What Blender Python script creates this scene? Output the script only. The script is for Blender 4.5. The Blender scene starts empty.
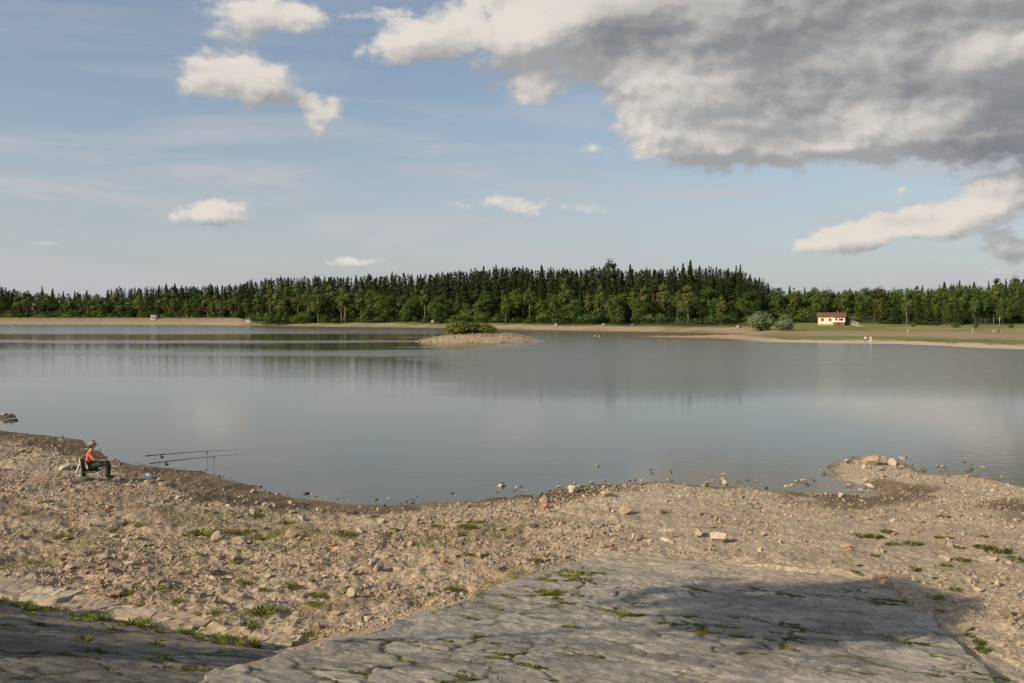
import bpy, math, random
import numpy as np
from mathutils import Vector, Matrix, Euler

random.seed(7); rng = np.random.default_rng(7)
scene = bpy.context.scene
COL = scene.collection
R = math.radians

# ------------------------------------------------------------------ camera
FPX = 900.0                      # focal length in pixels of a 1024 wide frame
EYE = 6.3                        # eye height above the water (z = 0)
PITCH = math.atan(26 / FPX)
cam_d = bpy.data.cameras.new("camera"); cam = bpy.data.objects.new("camera", cam_d); COL.objects.link(cam)
cam_d.sensor_width = 36.0; cam_d.lens = 36.0 * FPX / 1024.0
cam_d.clip_start = 0.1; cam_d.clip_end = 12000
cam.location = (0, 0, EYE); cam.rotation_euler = (R(90) - PITCH, 0, 0)
scene.camera = cam
HORIZON = 315.5

def ray(px, py):
    r = (px - 512) / FPX; u = (341.5 - py) / FPX
    return (r, math.cos(PITCH) + u * math.sin(PITCH), -math.sin(PITCH) + u * math.cos(PITCH))
def on_plane(px, py, z=0.0):     # survey helper: where the sight line meets the level z
    d = ray(px, py); t = (z - EYE) / d[2]
    return (d[0] * t, d[1] * t)
def at_depth(px, Y):
    return ((px - 512) / FPX * Y, Y)

# ------------------------------------------------------------------ noise (numpy)
def _hash(ix, iy, seed):
    h = (ix.astype(np.int64) * 374761393 + iy.astype(np.int64) * 668265263 + seed * 974634777) & 0xffffffff
    h = ((h ^ (h >> 13)) * 1274126177) & 0xffffffff
    h = h ^ (h >> 16)
    return (h & 0xffff) / 65535.0
def vnoise(x, y, seed=0):
    ix = np.floor(x); iy = np.floor(y); fx = x - ix; fy = y - iy
    fx = fx * fx * fx * (fx * (fx * 6 - 15) + 10); fy = fy * fy * fy * (fy * (fy * 6 - 15) + 10)
    a = _hash(ix, iy, seed); b = _hash(ix + 1, iy, seed); c = _hash(ix, iy + 1, seed); d = _hash(ix + 1, iy + 1, seed)
    return (a + (b - a) * fx) * (1 - fy) + (c + (d - c) * fx) * fy
def fbm(x, y, oct=4, seed=0):
    s = 0; a = 0.5; n = 0
    for k in range(oct):
        s = s + a * vnoise(x, y, seed + k * 17); n += a; a *= 0.5
        x, y = x * 2.03 + 3.1, y * 2.03 + 7.7
    return s / n
def smooth(e0, e1, x):
    t = np.clip((x - e0) / (e1 - e0), 0, 1); return t * t * (3 - 2 * t)

# ------------------------------------------------------------------ object helpers
def put(o, parent=None, label=None, cat=None, group=None, kind=None):
    COL.objects.link(o)
    if parent is not None: o.parent = parent
    if label: o["label"] = label
    if cat: o["category"] = cat
    if group: o["group"] = group
    if kind: o["kind"] = kind
    return o
def empty(name, loc, rz=0.0, label=None, cat=None, group=None):
    o = bpy.data.objects.new(name, None); o.empty_display_size = 0.2
    o.location = loc; o.rotation_euler = (0, 0, rz)
    return put(o, None, label, cat, group)
def mesh_np(name, V, F, mats=(), smooth_shade=False, colors=None, mat_index=None):
    """V (n,3); F list of lists, or an (m,k) array"""
    me = bpy.data.meshes.new(name)
    V = np.asarray(V, np.float32)
    if isinstance(F, np.ndarray):
        m, k = F.shape
        me.vertices.add(len(V)); me.vertices.foreach_set("co", V.ravel())
        me.loops.add(m * k); me.loops.foreach_set("vertex_index", F.astype(np.int32).ravel())
        me.polygons.add(m)
        me.polygons.foreach_set("loop_start", np.arange(0, m * k, k, dtype=np.int32))
        me.polygons.foreach_set("loop_total", np.full(m, k, np.int32))
        me.update(calc_edges=True)
    else:
        me.from_pydata([tuple(map(float, v)) for v in V], [], F); me.update()
    for mt in mats: me.materials.append(mt)
    me.polygons.foreach_set("use_smooth", np.full(len(me.polygons), bool(smooth_shade)))
    if mat_index is not None: me.polygons.foreach_set("material_index", np.asarray(mat_index, np.int32))
    if colors is not None:
        a = me.color_attributes.new("tint", 'FLOAT_COLOR', 'POINT')
        c = np.ones((len(V), 4), np.float32); c[:, :3] = colors
        a.data.foreach_set("color", c.ravel())
    me.validate(); me.update()
    return me
class MB:
    """collects boxes, tubes and prisms into one mesh"""
    def __init__(s): s.V = []; s.F = []
    def add(s, V, F):
        n = len(s.V); s.V += [tuple(v) for v in V]; s.F += [[i + n for i in f] for f in F]; return s
    def box(s, a, b, top=None):
        x0, y0, z0 = a; x1, y1, z1 = b
        return s.add([(x0, y0, z0), (x1, y0, z0), (x1, y1, z0), (x0, y1, z0), (x0, y0, z1), (x1, y0, z1), (x1, y1, z1), (x0, y1, z1)],
                     [[0, 3, 2, 1], [4, 5, 6, 7], [0, 1, 5, 4], [1, 2, 6, 5], [2, 3, 7, 6], [3, 0, 4, 7]])
    def tube(s, pts, rad, n=8, cap=True):
        pts = [Vector(p) for p in pts]
        rad = rad if isinstance(rad, (list, tuple)) else [rad] * len(pts)
        V = []; F = []
        for i, p in enumerate(pts):
            d = (pts[min(i + 1, len(pts) - 1)] - pts[max(i - 1, 0)]).normalized()
            a = d.orthogonal().normalized() if i == 0 else (a - d * a.dot(d)).normalized()
            b = d.cross(a)
            for k in range(n):
                t = 2 * math.pi * k / n
                V.append(p + (a * math.cos(t) + b * math.sin(t)) * rad[i])
        for i in range(len(pts) - 1):
            for k in range(n):
                F.append([i * n + k, i * n + (k + 1) % n, (i + 1) * n + (k + 1) % n, (i + 1) * n + k])
        if cap:
            F.append(list(range(n))[::-1]); F.append([(len(pts) - 1) * n + k for k in range(n)])
        return s.add(V, F)
    def build(s, name, mat, parent=None, smooth_shade=False, bevel=0.0, **kw):
        me = mesh_np(name, np.array(s.V), s.F, [mat], smooth_shade)
        o = bpy.data.objects.new(name, me)
        if bevel:
            m = o.modifiers.new("bevel", 'BEVEL'); m.width = bevel; m.segments = 2; m.limit_method = 'ANGLE'
        return put(o, parent, **kw)

# ------------------------------------------------------------------ node helpers
class NT:
    def __init__(s, tree): s.t = tree; s.n = tree.nodes; s.l = tree.links
    def node(s, typ, ins=None, **kw):
        n = s.n.new(typ)
        for k, v in kw.items(): setattr(n, k, v)
        for k, v in (ins or {}).items(): s.set(n.inputs[k], v)
        return n
    def set(s, sock, v):
        if isinstance(v, bpy.types.NodeSocket): s.l.new(v, sock)
        else: sock.default_value = v
    def m(s, op, a, b=None, c=None, clamp=False):
        n = s.n.new('ShaderNodeMath'); n.operation = op; n.use_clamp = clamp
        for i, v in enumerate((a, b, c)):
            if v is not None: s.set(n.inputs[i], v)
        return n.outputs[0]
    def vm(s, op, a, b=None, scale=None):
        n = s.n.new('ShaderNodeVectorMath'); n.operation = op
        s.set(n.inputs[0], a)
        if b is not None: s.set(n.inputs[1], b)
        if scale is not None: s.set(n.inputs['Scale'], scale)
        return n.outputs['Value'] if op in ('DOT_PRODUCT', 'LENGTH') else n.outputs['Vector']
    def mix(s, f, a, b, blend='MIX'):
        n = s.n.new('ShaderNodeMix'); n.data_type = 'RGBA'; n.blend_type = blend
        s.set(n.inputs['Factor'], f); s.set(n.inputs['A'], a); s.set(n.inputs['B'], b) if False else None
        s.set([i for i in n.inputs if i.name == 'A' and i.type == 'RGBA'][0], a)
        s.set([i for i in n.inputs if i.name == 'B' and i.type == 'RGBA'][0], b)
        return [o for o in n.outputs if o.type == 'RGBA'][0]
    def noise(s, vec, scale, detail=4.0, rough=0.55, dist=0.0, out='Fac'):
        n = s.node('ShaderNodeTexNoise', {'Scale': scale, 'Detail': detail, 'Roughness': rough, 'Distortion': dist})
        if vec is not None: s.l.new(vec, n.inputs['Vector'])
        return n.outputs[0] if out == 'Fac' else n.outputs[1]
    def ss(s, x, a, b, lo=0.0, hi=1.0):
        n = s.node('ShaderNodeMapRange', interpolation_type='SMOOTHSTEP')
        for k, v in zip(('Value', 'From Min', 'From Max', 'To Min', 'To Max'), (x, a, b, lo, hi)): s.set(n.inputs[k], v)
        return n.outputs[0]
def new_mat(name):
    m = bpy.data.materials.new(name); m.use_nodes = True
    t = NT(m.node_tree); m.node_tree.nodes.clear()
    out = t.node('ShaderNodeOutputMaterial')
    b = t.node('ShaderNodeBsdfPrincipled'); t.l.new(b.outputs[0], out.inputs['Surface'])
    return m, t, b, out
def c4(c): return (c[0], c[1], c[2], 1.0)
def simple_mat(name, col, rough=0.7, var=0.18, scale=6.0, metallic=0.0, bump=0.0):
    m, t, b, out = new_mat(name)
    tc = t.node('ShaderNodeTexCoord').outputs['Object']
    n = t.noise(tc, scale, 5)
    f = t.ss(n, 0.3, 0.7)
    t.set(b.inputs['Base Color'], t.mix(f, c4([x * (1 - var) for x in col]), c4([min(1, x * (1 + var)) for x in col])))
    b.inputs['Roughness'].default_value = rough; b.inputs['Metallic'].default_value = metallic
    if bump:
        bp = t.node('ShaderNodeBump', {'Strength': 0.6, 'Distance': bump, 'Height': n}); t.l.new(bp.outputs[0], b.inputs['Normal'])
    return m

# ------------------------------------------------------------------ sun and sky
SUN_EL = R(28.0); SUN_AZ = math.atan2(-0.84, -0.54)          # azimuth measured from +Y towards +X
to_sun = Vector((math.sin(SUN_AZ) * math.cos(SUN_EL), math.cos(SUN_AZ) * math.cos(SUN_EL), math.sin(SUN_EL)))
sd = bpy.data.lights.new("sun", 'SUN'); so = bpy.data.objects.new("sun", sd); COL.objects.link(so)
sd.energy = 4.4; sd.angle = R(0.53); sd.color = (1.0, 0.86, 0.65)
so.rotation_euler = (-to_sun).to_track_quat('-Z', 'Y').to_euler(); so.location = (-40, -30, 60)

SKY_STRENGTH = 0.10
def build_world():
    w = bpy.data.worlds.new("World"); scene.world = w; w.use_nodes = True
    t = NT(w.node_tree); w.node_tree.nodes.clear()
    out = t.node('ShaderNodeOutputWorld'); bg = t.node('ShaderNodeBackground', {'Strength': SKY_STRENGTH})
    t.l.new(bg.outputs[0], out.inputs['Surface'])
    sky = t.node('ShaderNodeTexSky', sky_type='NISHITA', sun_disc=False, sun_elevation=SUN_EL,
                 sun_rotation=SUN_AZ % (2 * math.pi), altitude=450, air_density=1.0, dust_density=2.2, ozone_density=1.2)
    d = t.node('ShaderNodeTexCoord').outputs['Generated']
    sep = t.node('ShaderNodeSeparateXYZ', {0: d})
    az = t.m('MULTIPLY', t.m('ARCTAN2', sep.outputs[0], sep.outputs[1]), 57.2958)
    el = t.m('MULTIPLY', t.m('ARCSINE', sep.outputs[2]), 57.2958)
    P = t.node('ShaderNodeCombineXYZ', {0: az, 1: el, 2: 0.0}).outputs[0]
    # cloud banks: azimuth, elevation, half widths (all degrees), weight
    K = 57.3 / FPX
    def bank(acc, px, py, rx, ry, wt):
        a = math.degrees(math.atan((px - 512) / FPX)); c = math.cos(math.radians(a))
        acc.append((a, math.degrees(math.atan((HORIZON - py) / FPX * c)), rx * K * c * c, ry * K * c, wt))
    banks = []; heavy = []
    for b in CLOUD_BANKS: bank(banks, *b)
    for b in HEAVY_BANKS: bank(heavy, *b)
    g = bpy.data.node_groups.new("cloud_density", 'ShaderNodeTree')
    g.interface.new_socket("P", in_out='INPUT', socket_type='NodeSocketVector')
    g.interface.new_socket("Density", in_out='OUTPUT', socket_type='NodeSocketFloat')
    g.interface.new_socket("Detail", in_out='OUTPUT', socket_type='NodeSocketFloat'); g.interface.new_socket("Heavy", in_out='OUTPUT', socket_type='NodeSocketFloat'); g.interface.new_socket("Relief", in_out='OUTPUT', socket_type='NodeSocketFloat')
    q = NT(g); gi = q.node('NodeGroupInput'); go = q.node('NodeGroupOutput')
    p0 = gi.outputs[0]
    warp = q.noise(p0, 0.35, 4, 0.6, out='Color')
    p1 = q.vm('ADD', p0, q.vm('MULTIPLY', q.vm('SUBTRACT', warp, (0.5, 0.5, 0.5)), (3.2, 1.6, 0.0)))
    def total(lst):
        tot = None
        for (a, e, ra, re_, wt) in lst:
            v = q.vm('MULTIPLY', q.vm('SUBTRACT', p1, (a, e, 0.0)), (1 / ra, 1 / re_, 0.0))
            r2 = q.vm('DOT_PRODUCT', v, v)
            gsn = q.m('MULTIPLY', q.m('EXPONENT', q.m('MULTIPLY', r2, -0.9)), wt)
            tot = gsn if tot is None else q.m('ADD', tot, gsn)
        return tot
    tot = total(banks)
    ps = q.vm('MULTIPLY', p0, (0.17, 0.30, 1.0))
    n1 = q.noise(ps, 1.6, 11, 0.60, 0.15)
    tot = q.m('MINIMUM', tot, 1.35)
    dens = q.m('ADD', tot, q.m('MULTIPLY', q.m('SUBTRACT', n1, 0.5), 1.75))
    n2 = q.noise(q.vm('MULTIPLY', p0, (0.15, 0.34, 1.0)), 1.0, 7, 0.52, 0.3)
    hv = q.ss(q.m('ADD', total(heavy), q.m('MULTIPLY', q.m('SUBTRACT', n2, 0.5), .95)), 0.15, 1.1)
    q.l.new(dens, go.inputs[0]); q.l.new(n1, go.inputs[1]); q.l.new(hv, go.inputs[2])
    n3 = q.noise(q.vm('MULTIPLY', p1, (0.13, 0.22, 1.0)), 1.0, 3.0, 0.55, 0.1)
    q.l.new(q.m('ADD', tot, q.m('MULTIPLY', q.m('SUBTRACT', n3, 0.5), 2.4)), go.inputs[3])
    def dens_at(vec):
        n = t.n.new('ShaderNodeGroup'); n.node_tree = g; t.set(n.inputs[0], vec); return n.outputs[0], n.outputs[2], n.outputs[3]
    D, HV, RL = dens_at(P)
    D2, _, _ = dens_at(t.vm('ADD', P, (-0.35, 0.45, 0.0)))
    _, _, RL2 = dens_at(t.vm('ADD', P, (-1.7, 1.8, 0.0)))
    front = t.m('MULTIPLY', t.ss(el, -0.5, 0.6), 1.0)
    alpha = t.m('MULTIPLY', t.ss(D, 0.40, 0.80), front)
    lit = t.ss(t.m('ADD', t.m('MULTIPLY', t.m('SUBTRACT', D, D2), .85), t.m('MULTIPLY', t.m('SUBTRACT', RL, RL2), .75)), -0.55, 0.62)                      # lit where the bank thins out towards the sun
    S = 1.0 / SKY_STRENGTH
    white = (0.66 * S, 0.615 * S, 0.56 * S, 1); shade = (0.300 * S, 0.304 * S, 0.312 * S, 1); grey = (0.185 * S, 0.197 * S, 0.214 * S, 1)
    ccol = t.mix(t.m('MULTIPLY', lit, .95), shade, white)
    ccol = t.mix(t.m('MULTIPLY', HV, t.m('SUBTRACT', 1.0, t.m('MULTIPLY', lit, .55))), ccol, grey)
    # thin high veil, denser low down
    vs = t.vm('MULTIPLY', P, (0.035, 0.28, 1.0))
    vn = t.noise(vs, 1.3, 6, 0.6, 0.6)
    low = t.ss(el, 15.0, 0.5)
    veil = t.m('MULTIPLY', t.m('ADD', t.m('ADD', 0.20, t.m('MULTIPLY', low, 0.50)), t.m('MULTIPLY', t.ss(vn, 0.44, 0.70), t.m('MULTIPLY', t.ss(el, 24.0, 5.0), 0.62))), front)
    # far off behind the viewer: an ordinary scatter of fair weather cloud
    bn = t.noise(d, 2.6, 7, 0.58, 0.2)
    behind = t.m('MULTIPLY', t.m('MULTIPLY', t.ss(bn, 0.53, 0.66), t.ss(sep.outputs[1], 0.35, -0.05)), t.m('MULTIPLY', t.ss(el, 2.0, 10.0), 0.85))
    skyc = t.mix(1.0, sky.outputs[0], (0.97, 1.035, 1.03, 1), 'MULTIPLY')
    skyc = t.mix(t.m('MINIMUM', veil, 0.9), skyc, (0.435 * S, 0.44 * S, 0.465 * S, 1))
    skyc = t.mix(behind, skyc, (0.50 * S, 0.47 * S, 0.44 * S, 1))
    fin = t.mix(alpha, skyc, ccol)
    t.l.new(fin, bg.inputs['Color'])
    w.cycles.sampling_method = 'MANUAL'; w.cycles.sample_map_resolution = 512
CLOUD_BANKS = [
    # px, py, half width, half height, weight   (surveyed directions, turned into azimuth / elevation)
    (830, 10, 240, 75, 1.15), (748, 88, 105, 56, 1.0), (870, 106, 185, 42, 1.0), (785, 140, 120, 22, .85), (985, 95, 110, 62, 1.05),
    (650, 95, 40, 45, .35), (500, 32, 95, 34, .75), (400, 50, 60, 26, .62), (580, 18, 70, 36, .7), (640, 40, 60, 40, .6), (1080, 120, 70, 40, .8),
    (215, 70, 52, 34, .62), (265, 88, 48, 32, .68), (322, 115, 22, 19, .80), (235, 12, 85, 20, .62), (300, 8, 30, 24, .5),
    (208, 216, 38, 17, 1.15), (350, 260, 30, 6, .70), (40, 243, 18, 6, .5), (515, 206, 85, 14, .66),
    (530, 90, 30, 20, .60), (592, 153, 16, 9, .50), (890, 227, 78, 17, .92), (990, 208, 58, 21, .95), (822, 244, 42, 11, .82),
    (1012, 250, 36, 15, .92), (985, 185, 45, 10, .55), (990, 272, 34, 7, .6), (895, 190, 14, 9, .5), (120, 140, 60, 12, .30),
]
HEAVY_BANKS = [(700, 25, 110, 40, 1.15), (640, 45, 60, 28, .8), (870, 84, 130, 24, 1.1), (790, 112, 55, 20, .6), (985, 135, 62, 34, 1.1), (830, 5, 140, 22, .8), (940, 25, 130, 24, .9),
    (900, 222, 40, 8, .5), (215, 16, 50, 8, .35), (470, 45, 40, 10, .25), (1080, 120, 80, 60, .8)]
build_world()
scene.view_settings.view_transform = 'Standard'; scene.view_settings.look = 'None'
scene.view_settings.gamma = 1.0; scene.view_settings.use_curve_mapping = False
scene.view_settings.exposure = 0.24
scene.cycles.max_bounces = 6; scene.cycles.diffuse_bounces = 3; scene.cycles.glossy_bounces = 3; scene.cycles.transmission_bounces = 4; scene.cycles.transparent_max_bounces = 8
scene.cycles.use_denoising = True
scene.cycles.caustics_reflective = False; scene.cycles.caustics_refractive = False

# ------------------------------------------------------------------ land form
EV = np.array([0.36, 0.933]); EV /= np.linalg.norm(EV); EU = np.array([EV[1], -EV[0]])   # dam frame: u along the crest, v towards the lake
def uv(x, y): return x * EU[0] + y * EU[1], x * EV[0] + y * EV[1]
def xy(u, v): return u * EU[0] + v * EV[0], u * EU[1] + v * EV[1]
def ramp_z(v): return np.where(v < 25, 4.75 - .3161 * v + .00611 * v * v, 0.66)
def ramp_left(v): return np.interp(v, [0, 5, 8, 12.8, 16.5, 18.6, 19.4], [-5.2, -5.4, -5.9, -6.1, -5.95, -5.6, -5.3])
def ramp_right(v): return np.interp(v, [0, 8, 12.4, 15.2, 17.2, 19.0, 20], [2.0, 1.8, 1.67, 1.35, 1.05, .65, .2])
V_END = 19.8
def bank_z(v): return 5.06 - .33 * v
V_TOE = 11.6

near_px = [(0, 430), (40, 434.6), (79, 440), (113, 462), (143, 466), (178, 469.5), (199, 471), (223, 479), (246, 484.5), (270, 493), (303, 499.5), (344, 503.5), (382, 506),
           (412, 505), (432, 502), (471, 501), (518, 495), (543, 495), (565, 488), (612, 484), (659, 482), (705, 486), (752, 487), (776, 492), (795, 490), (806, 483), (815, 484),
           (826, 475), (834, 465), (848, 459), (865, 455), (890, 457), (906, 463), (918, 473), (940, 475), (962, 475), (990, 479), (1024, 487), (1080, 495)]
near = [on_plane(*p) for p in near_px]
near = [(-2600, 160), (-700, 150), xy(-200, 30), xy(-70, 30), on_plane(-60, 424)] + near + [xy(30, 22), xy(60, 24), (150, 20), (400, 10), (2500, 0)]
far_px = [(1500, 380), (1200, 360), (1024, 349.4), (975, 347.6), (936, 345.4), (900, 344), (870, 343.6), (830, 343.2), (800, 342.5), (768, 342), (720, 340.4), (680, 339.3), (640, 338.3), (622, 337.7),
          (640, 337.3), (680, 337.6), (715, 337.8), (736, 336.6), (725, 334.8), (700, 333.6), (660, 333), (600, 332.2), (560, 331.4), (520, 330.8), (480, 329.5), (430, 328.5), (380, 327.8), (330, 327.3),
          (290, 326.8), (250, 325.8), (200, 325), (100, 324.7), (0, 324.6), (-150, 324.6), (-400, 325.5)]
far = [on_plane(*p) for p in far_px]
far = [(2500, 500), (900, 330), (400, 190)] + far + [(-1400, 500), (-2600, 500)]
LAKE = np.array(near + far)
far_line = np.array(far)

def seg_dist(x, y, P):
    best = np.full(x.shape, 1e9)
    for i in range(len(P) - 1):
        ax, ay = P[i]; bx, by = P[i + 1]; dx, dy = bx - ax, by - ay
        t = np.clip(((x - ax) * dx + (y - ay) * dy) / (dx * dx + dy * dy + 1e-9), 0, 1)
        best = np.minimum(best, np.hypot(x - ax - t * dx, y - ay - t * dy))
    return best
def in_poly(x, y, P):
    ins = np.zeros(x.shape, bool); n = len(P)
    for i in range(n):
        ax, ay = P[i]; bx, by = P[(i + 1) % n]
        c = ((ay > y) != (by > y)) & (x < (bx - ax) * (y - ay) / ((by - ay) if by != ay else 1e-9) + ax)
        ins ^= c
    return ins
NEARL = np.array(near)
FAR_POINT = on_plane(-14, 417)
def lump0(x, y): return (fbm(x * 1.8, y * 1.8, 3, 12) - .5) * .25
PUDDLES = [(*on_plane(856, 490), .75, 1.5), (*on_plane(838, 484), .7, 1.3), (*on_plane(815, 490), .8, .7)]
_r = [(p, on_plane(p, yy)[1]) for p, yy in [(700, 339.8), (720, 340.4), (768, 342), (800, 342.5), (830, 343.2), (870, 343.6), (900, 344), (936, 345.4), (975, 347.6), (1024, 349.4), (1200, 360), (1500, 380)]]
YSHORE = ([a for a, b in _r], [b for a, b in _r])
isl_c = np.array(at_depth(486, 220.0))
def land(x, y):
    """height and class weights of the ground at arrays x, y"""
    x = np.asarray(x, float); y = np.asarray(y, float)
    lake = in_poly(x, y, LAKE)
    dn = seg_dist(x, y, NEARL); df = seg_dist(x, y, far_line)
    nearside = dn < df
    u, v = uv(x, y)
    # --- near beach
    s = np.where(lake, -dn, dn)
    j = (fbm(x * 1.3, y * 1.3, 5, 3) - .5) * 1.0 * smooth(0, 1.0, np.abs(s) + .4) * smooth(60, 45, y)
    sj = s + j * 1.2
    beach = np.where(sj > 0, np.interp(sj, [0, 1, 3, 8, 14, 18, 40, 400], [0, .07, .20, .60, 1.02, 1.2, 1.35, 1.5]), np.interp(-sj, [0, 2, 6, 20, 60], [0, -.10, -.45, -1.4, -3]))
    lump = (fbm(x * .55, y * .55, 3, 11) - .5) * .24 + (fbm(x * 2.3, y * 2.3, 3, 12) - .5) * .20 + (fbm(x * 7, y * 7, 3, 13) - .5) * .10
    rough = np.where(x < 3, 1.0, 0.55) * smooth(-.2, 2.5, sj)
    beach = beach + lump * rough
    for cx, cy, ra, rb in PUDDLES:
        w = np.exp(-((x - cx) / ra) ** 2 - ((y - cy) / rb) ** 2); beach = beach * (1 - 1.25 * np.minimum(w * 1.3, 1)) - .05 * w
    px0, py0 = FAR_POINT; w = np.exp(-((x - px0) / 2.4) ** 2 - ((y - py0) / 2.2) ** 2); beach = np.maximum(beach, .42 * w - .10 + lump0(x, y) * w - 3 * (w < .02))
    # --- dam body the viewer stands on
    body = np.where(v < 1.0, 4.75, bank_z(v)); body = np.where(v < -5, 4.75 + (v + 5) * .4, body); body = np.maximum(body, 0.6)
    dam = np.where(v < V_TOE + 1.0, body - 0.16, -5)
    fill_l = np.where(u < ramp_left(v), ramp_left(v) - u, np.where(u > ramp_right(v), u - ramp_right(v), 0))
    fill_f = np.maximum(v - V_END, 0)
    rd = np.hypot(fill_l, fill_f)
    fill = ramp_z(np.clip(v, 0, V_END)) - .05 - np.where(u > ramp_right(v), .42, .30) * rd - .05 * (rd < .05)
    fill = np.where(v > 8.0, fill + lump * .35 * smooth(.0, 1.2, rd), -5)
    hn = np.maximum(np.maximum(beach, dam), fill)
    inside = (u > ramp_left(v) + .06) & (u < ramp_right(v) - .06) & (v < V_END - .06) & (v > -1)
    hn = np.where(inside, np.minimum(hn, ramp_z(np.clip(v, 0, V_END)) - .22), hn)
    hn = np.where(v < -5, np.maximum(body, .6), hn)
    # --- far side
    px = 512 + FPX * x / np.maximum(y, 1.0)
    sf = np.where(lake, -df, df)
    ysh = np.interp(px, *YSHORE); q = y - ysh
    damp = np.interp(sf, [-60, -20, 0, 13, 19, 32, 70, 250, 900, 3000], [-3, -2, 0, 4.85, 4.85, .6, .8, 3, 8, 10])
    cent = np.interp(sf, [-60, -20, 0, 8, 20, 60, 150, 400, 900, 3000], [-3, -1.2, 0, .7, 2.0, 4.0, 9, 14, 16, 16])
    righ = np.interp(q, [-80, -30, 0, 15, 50, 66, 105, 128, 165, 250, 500, 900, 3000], [-3, -.8, 0, .28, .42, 1.6, 2.35, 2.8, 4.6, 7.5, 14, 18, 18])
    wr = smooth(722, 790, px); wl = 1 - smooth(236, 262, px)
    hf = damp * wl + cent * (1 - wl) * (1 - wr) + righ * wr * (1 - wl)
    und = (fbm(x * .05, y * .05, 3, 21) - .5) * 2.2 * smooth(8, 40, sf) + (fbm(x * .25, y * .25, 3, 22) - .5) * .5 * smooth(1, 8, sf)
    hf = hf + und * np.where(px < 250, .25, np.where(px > 780, .3, 1.0))
    # island
    ix = (x - isl_c[0]) / 15.6; iy = (y - isl_c[1]) / 12.6
    wob = (fbm(x * .18, y * .18, 3, 31) - .5) * .18
    ih = 2.15 * (1 - np.clip(ix * ix * (1 + .2 * np.clip(ix, -1.2, 1.2)) + iy * iy + wob, 0, 4))
    ih = np.where(ih > 0, np.minimum(ih, 1.75 + (ih - 1.75) * .35), np.maximum(ih, -3))
    h = np.where(nearside, hn, hf)
    h = np.where(lake & (~nearside | (dn > 60)), np.maximum(h, ih), h)
    isl = (ih > -.3) & lake & (dn > 60)
    return dict(h=h, s=sj, sf=sf, near=nearside, lake=lake, u=u, v=v, px=px, wl=wl, wr=wr, isl=isl, rd=rd, q=q, inside=inside, dam=(v < V_TOE))
def H(x, y): return float(land(np.array([x]), np.array([y]))['h'][0])
def meet(px, py, lo=5.0, hi=900.0):
    """first point where a sight line meets the ground (used to survey positions)"""
    d = ray(px, py); ts = np.geomspace(lo, hi, 6000)
    X, Y, Z = d[0] * ts, d[1] * ts, EYE + d[2] * ts
    hh = np.maximum(land(X, Y)['h'], -0.02)
    k = np.argmax(Z <= hh)
    return float(X[k]), float(Y[k]), float(hh[k])

def poly_px(pts): return np.array([on_plane(px, py, z) for px, py, z in pts])
MUD = [poly_px([(-40, 418, 0), (40, 428, 0), (80, 434, 0), (110, 460, 0), (180, 466, 0), (250, 480, 0), (300, 496, 0), (345, 500, 0), (420, 500, 0), (440, 503, .1), (425, 511, .1), (400, 516, .15), (340, 518, .15), (300, 515, .15), (255, 507, .2), (225, 503, .25),
                (195, 498, .3), (165, 489, .3), (140, 479, .3), (118, 473, .25), (100, 459, .2), (60, 452, .25), (30, 444, .25), (-40, 436, .2)]),
       poly_px([(775, 496, .05), (800, 484, 0), (825, 481, 0), (845, 481, .05), (880, 481, .1), (905, 482, .15), (940, 488, .25), (935, 500, .25), (905, 508, .3), (870, 509, .3), (840, 508, .3), (800, 503, .2)]),
       poly_px([(985, 500, .3), (1030, 498, .3), (1060, 520, .3), (1024, 534, .35), (1000, 522, .35)]),
       poly_px([(430, 498, 0), (520, 493, 0), (560, 488, 0), (610, 483, 0), (650, 482, 0), (640, 489, .1), (590, 495, .15), (540, 500, .15), (470, 506, .1), (430, 507, .1)])]

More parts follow.
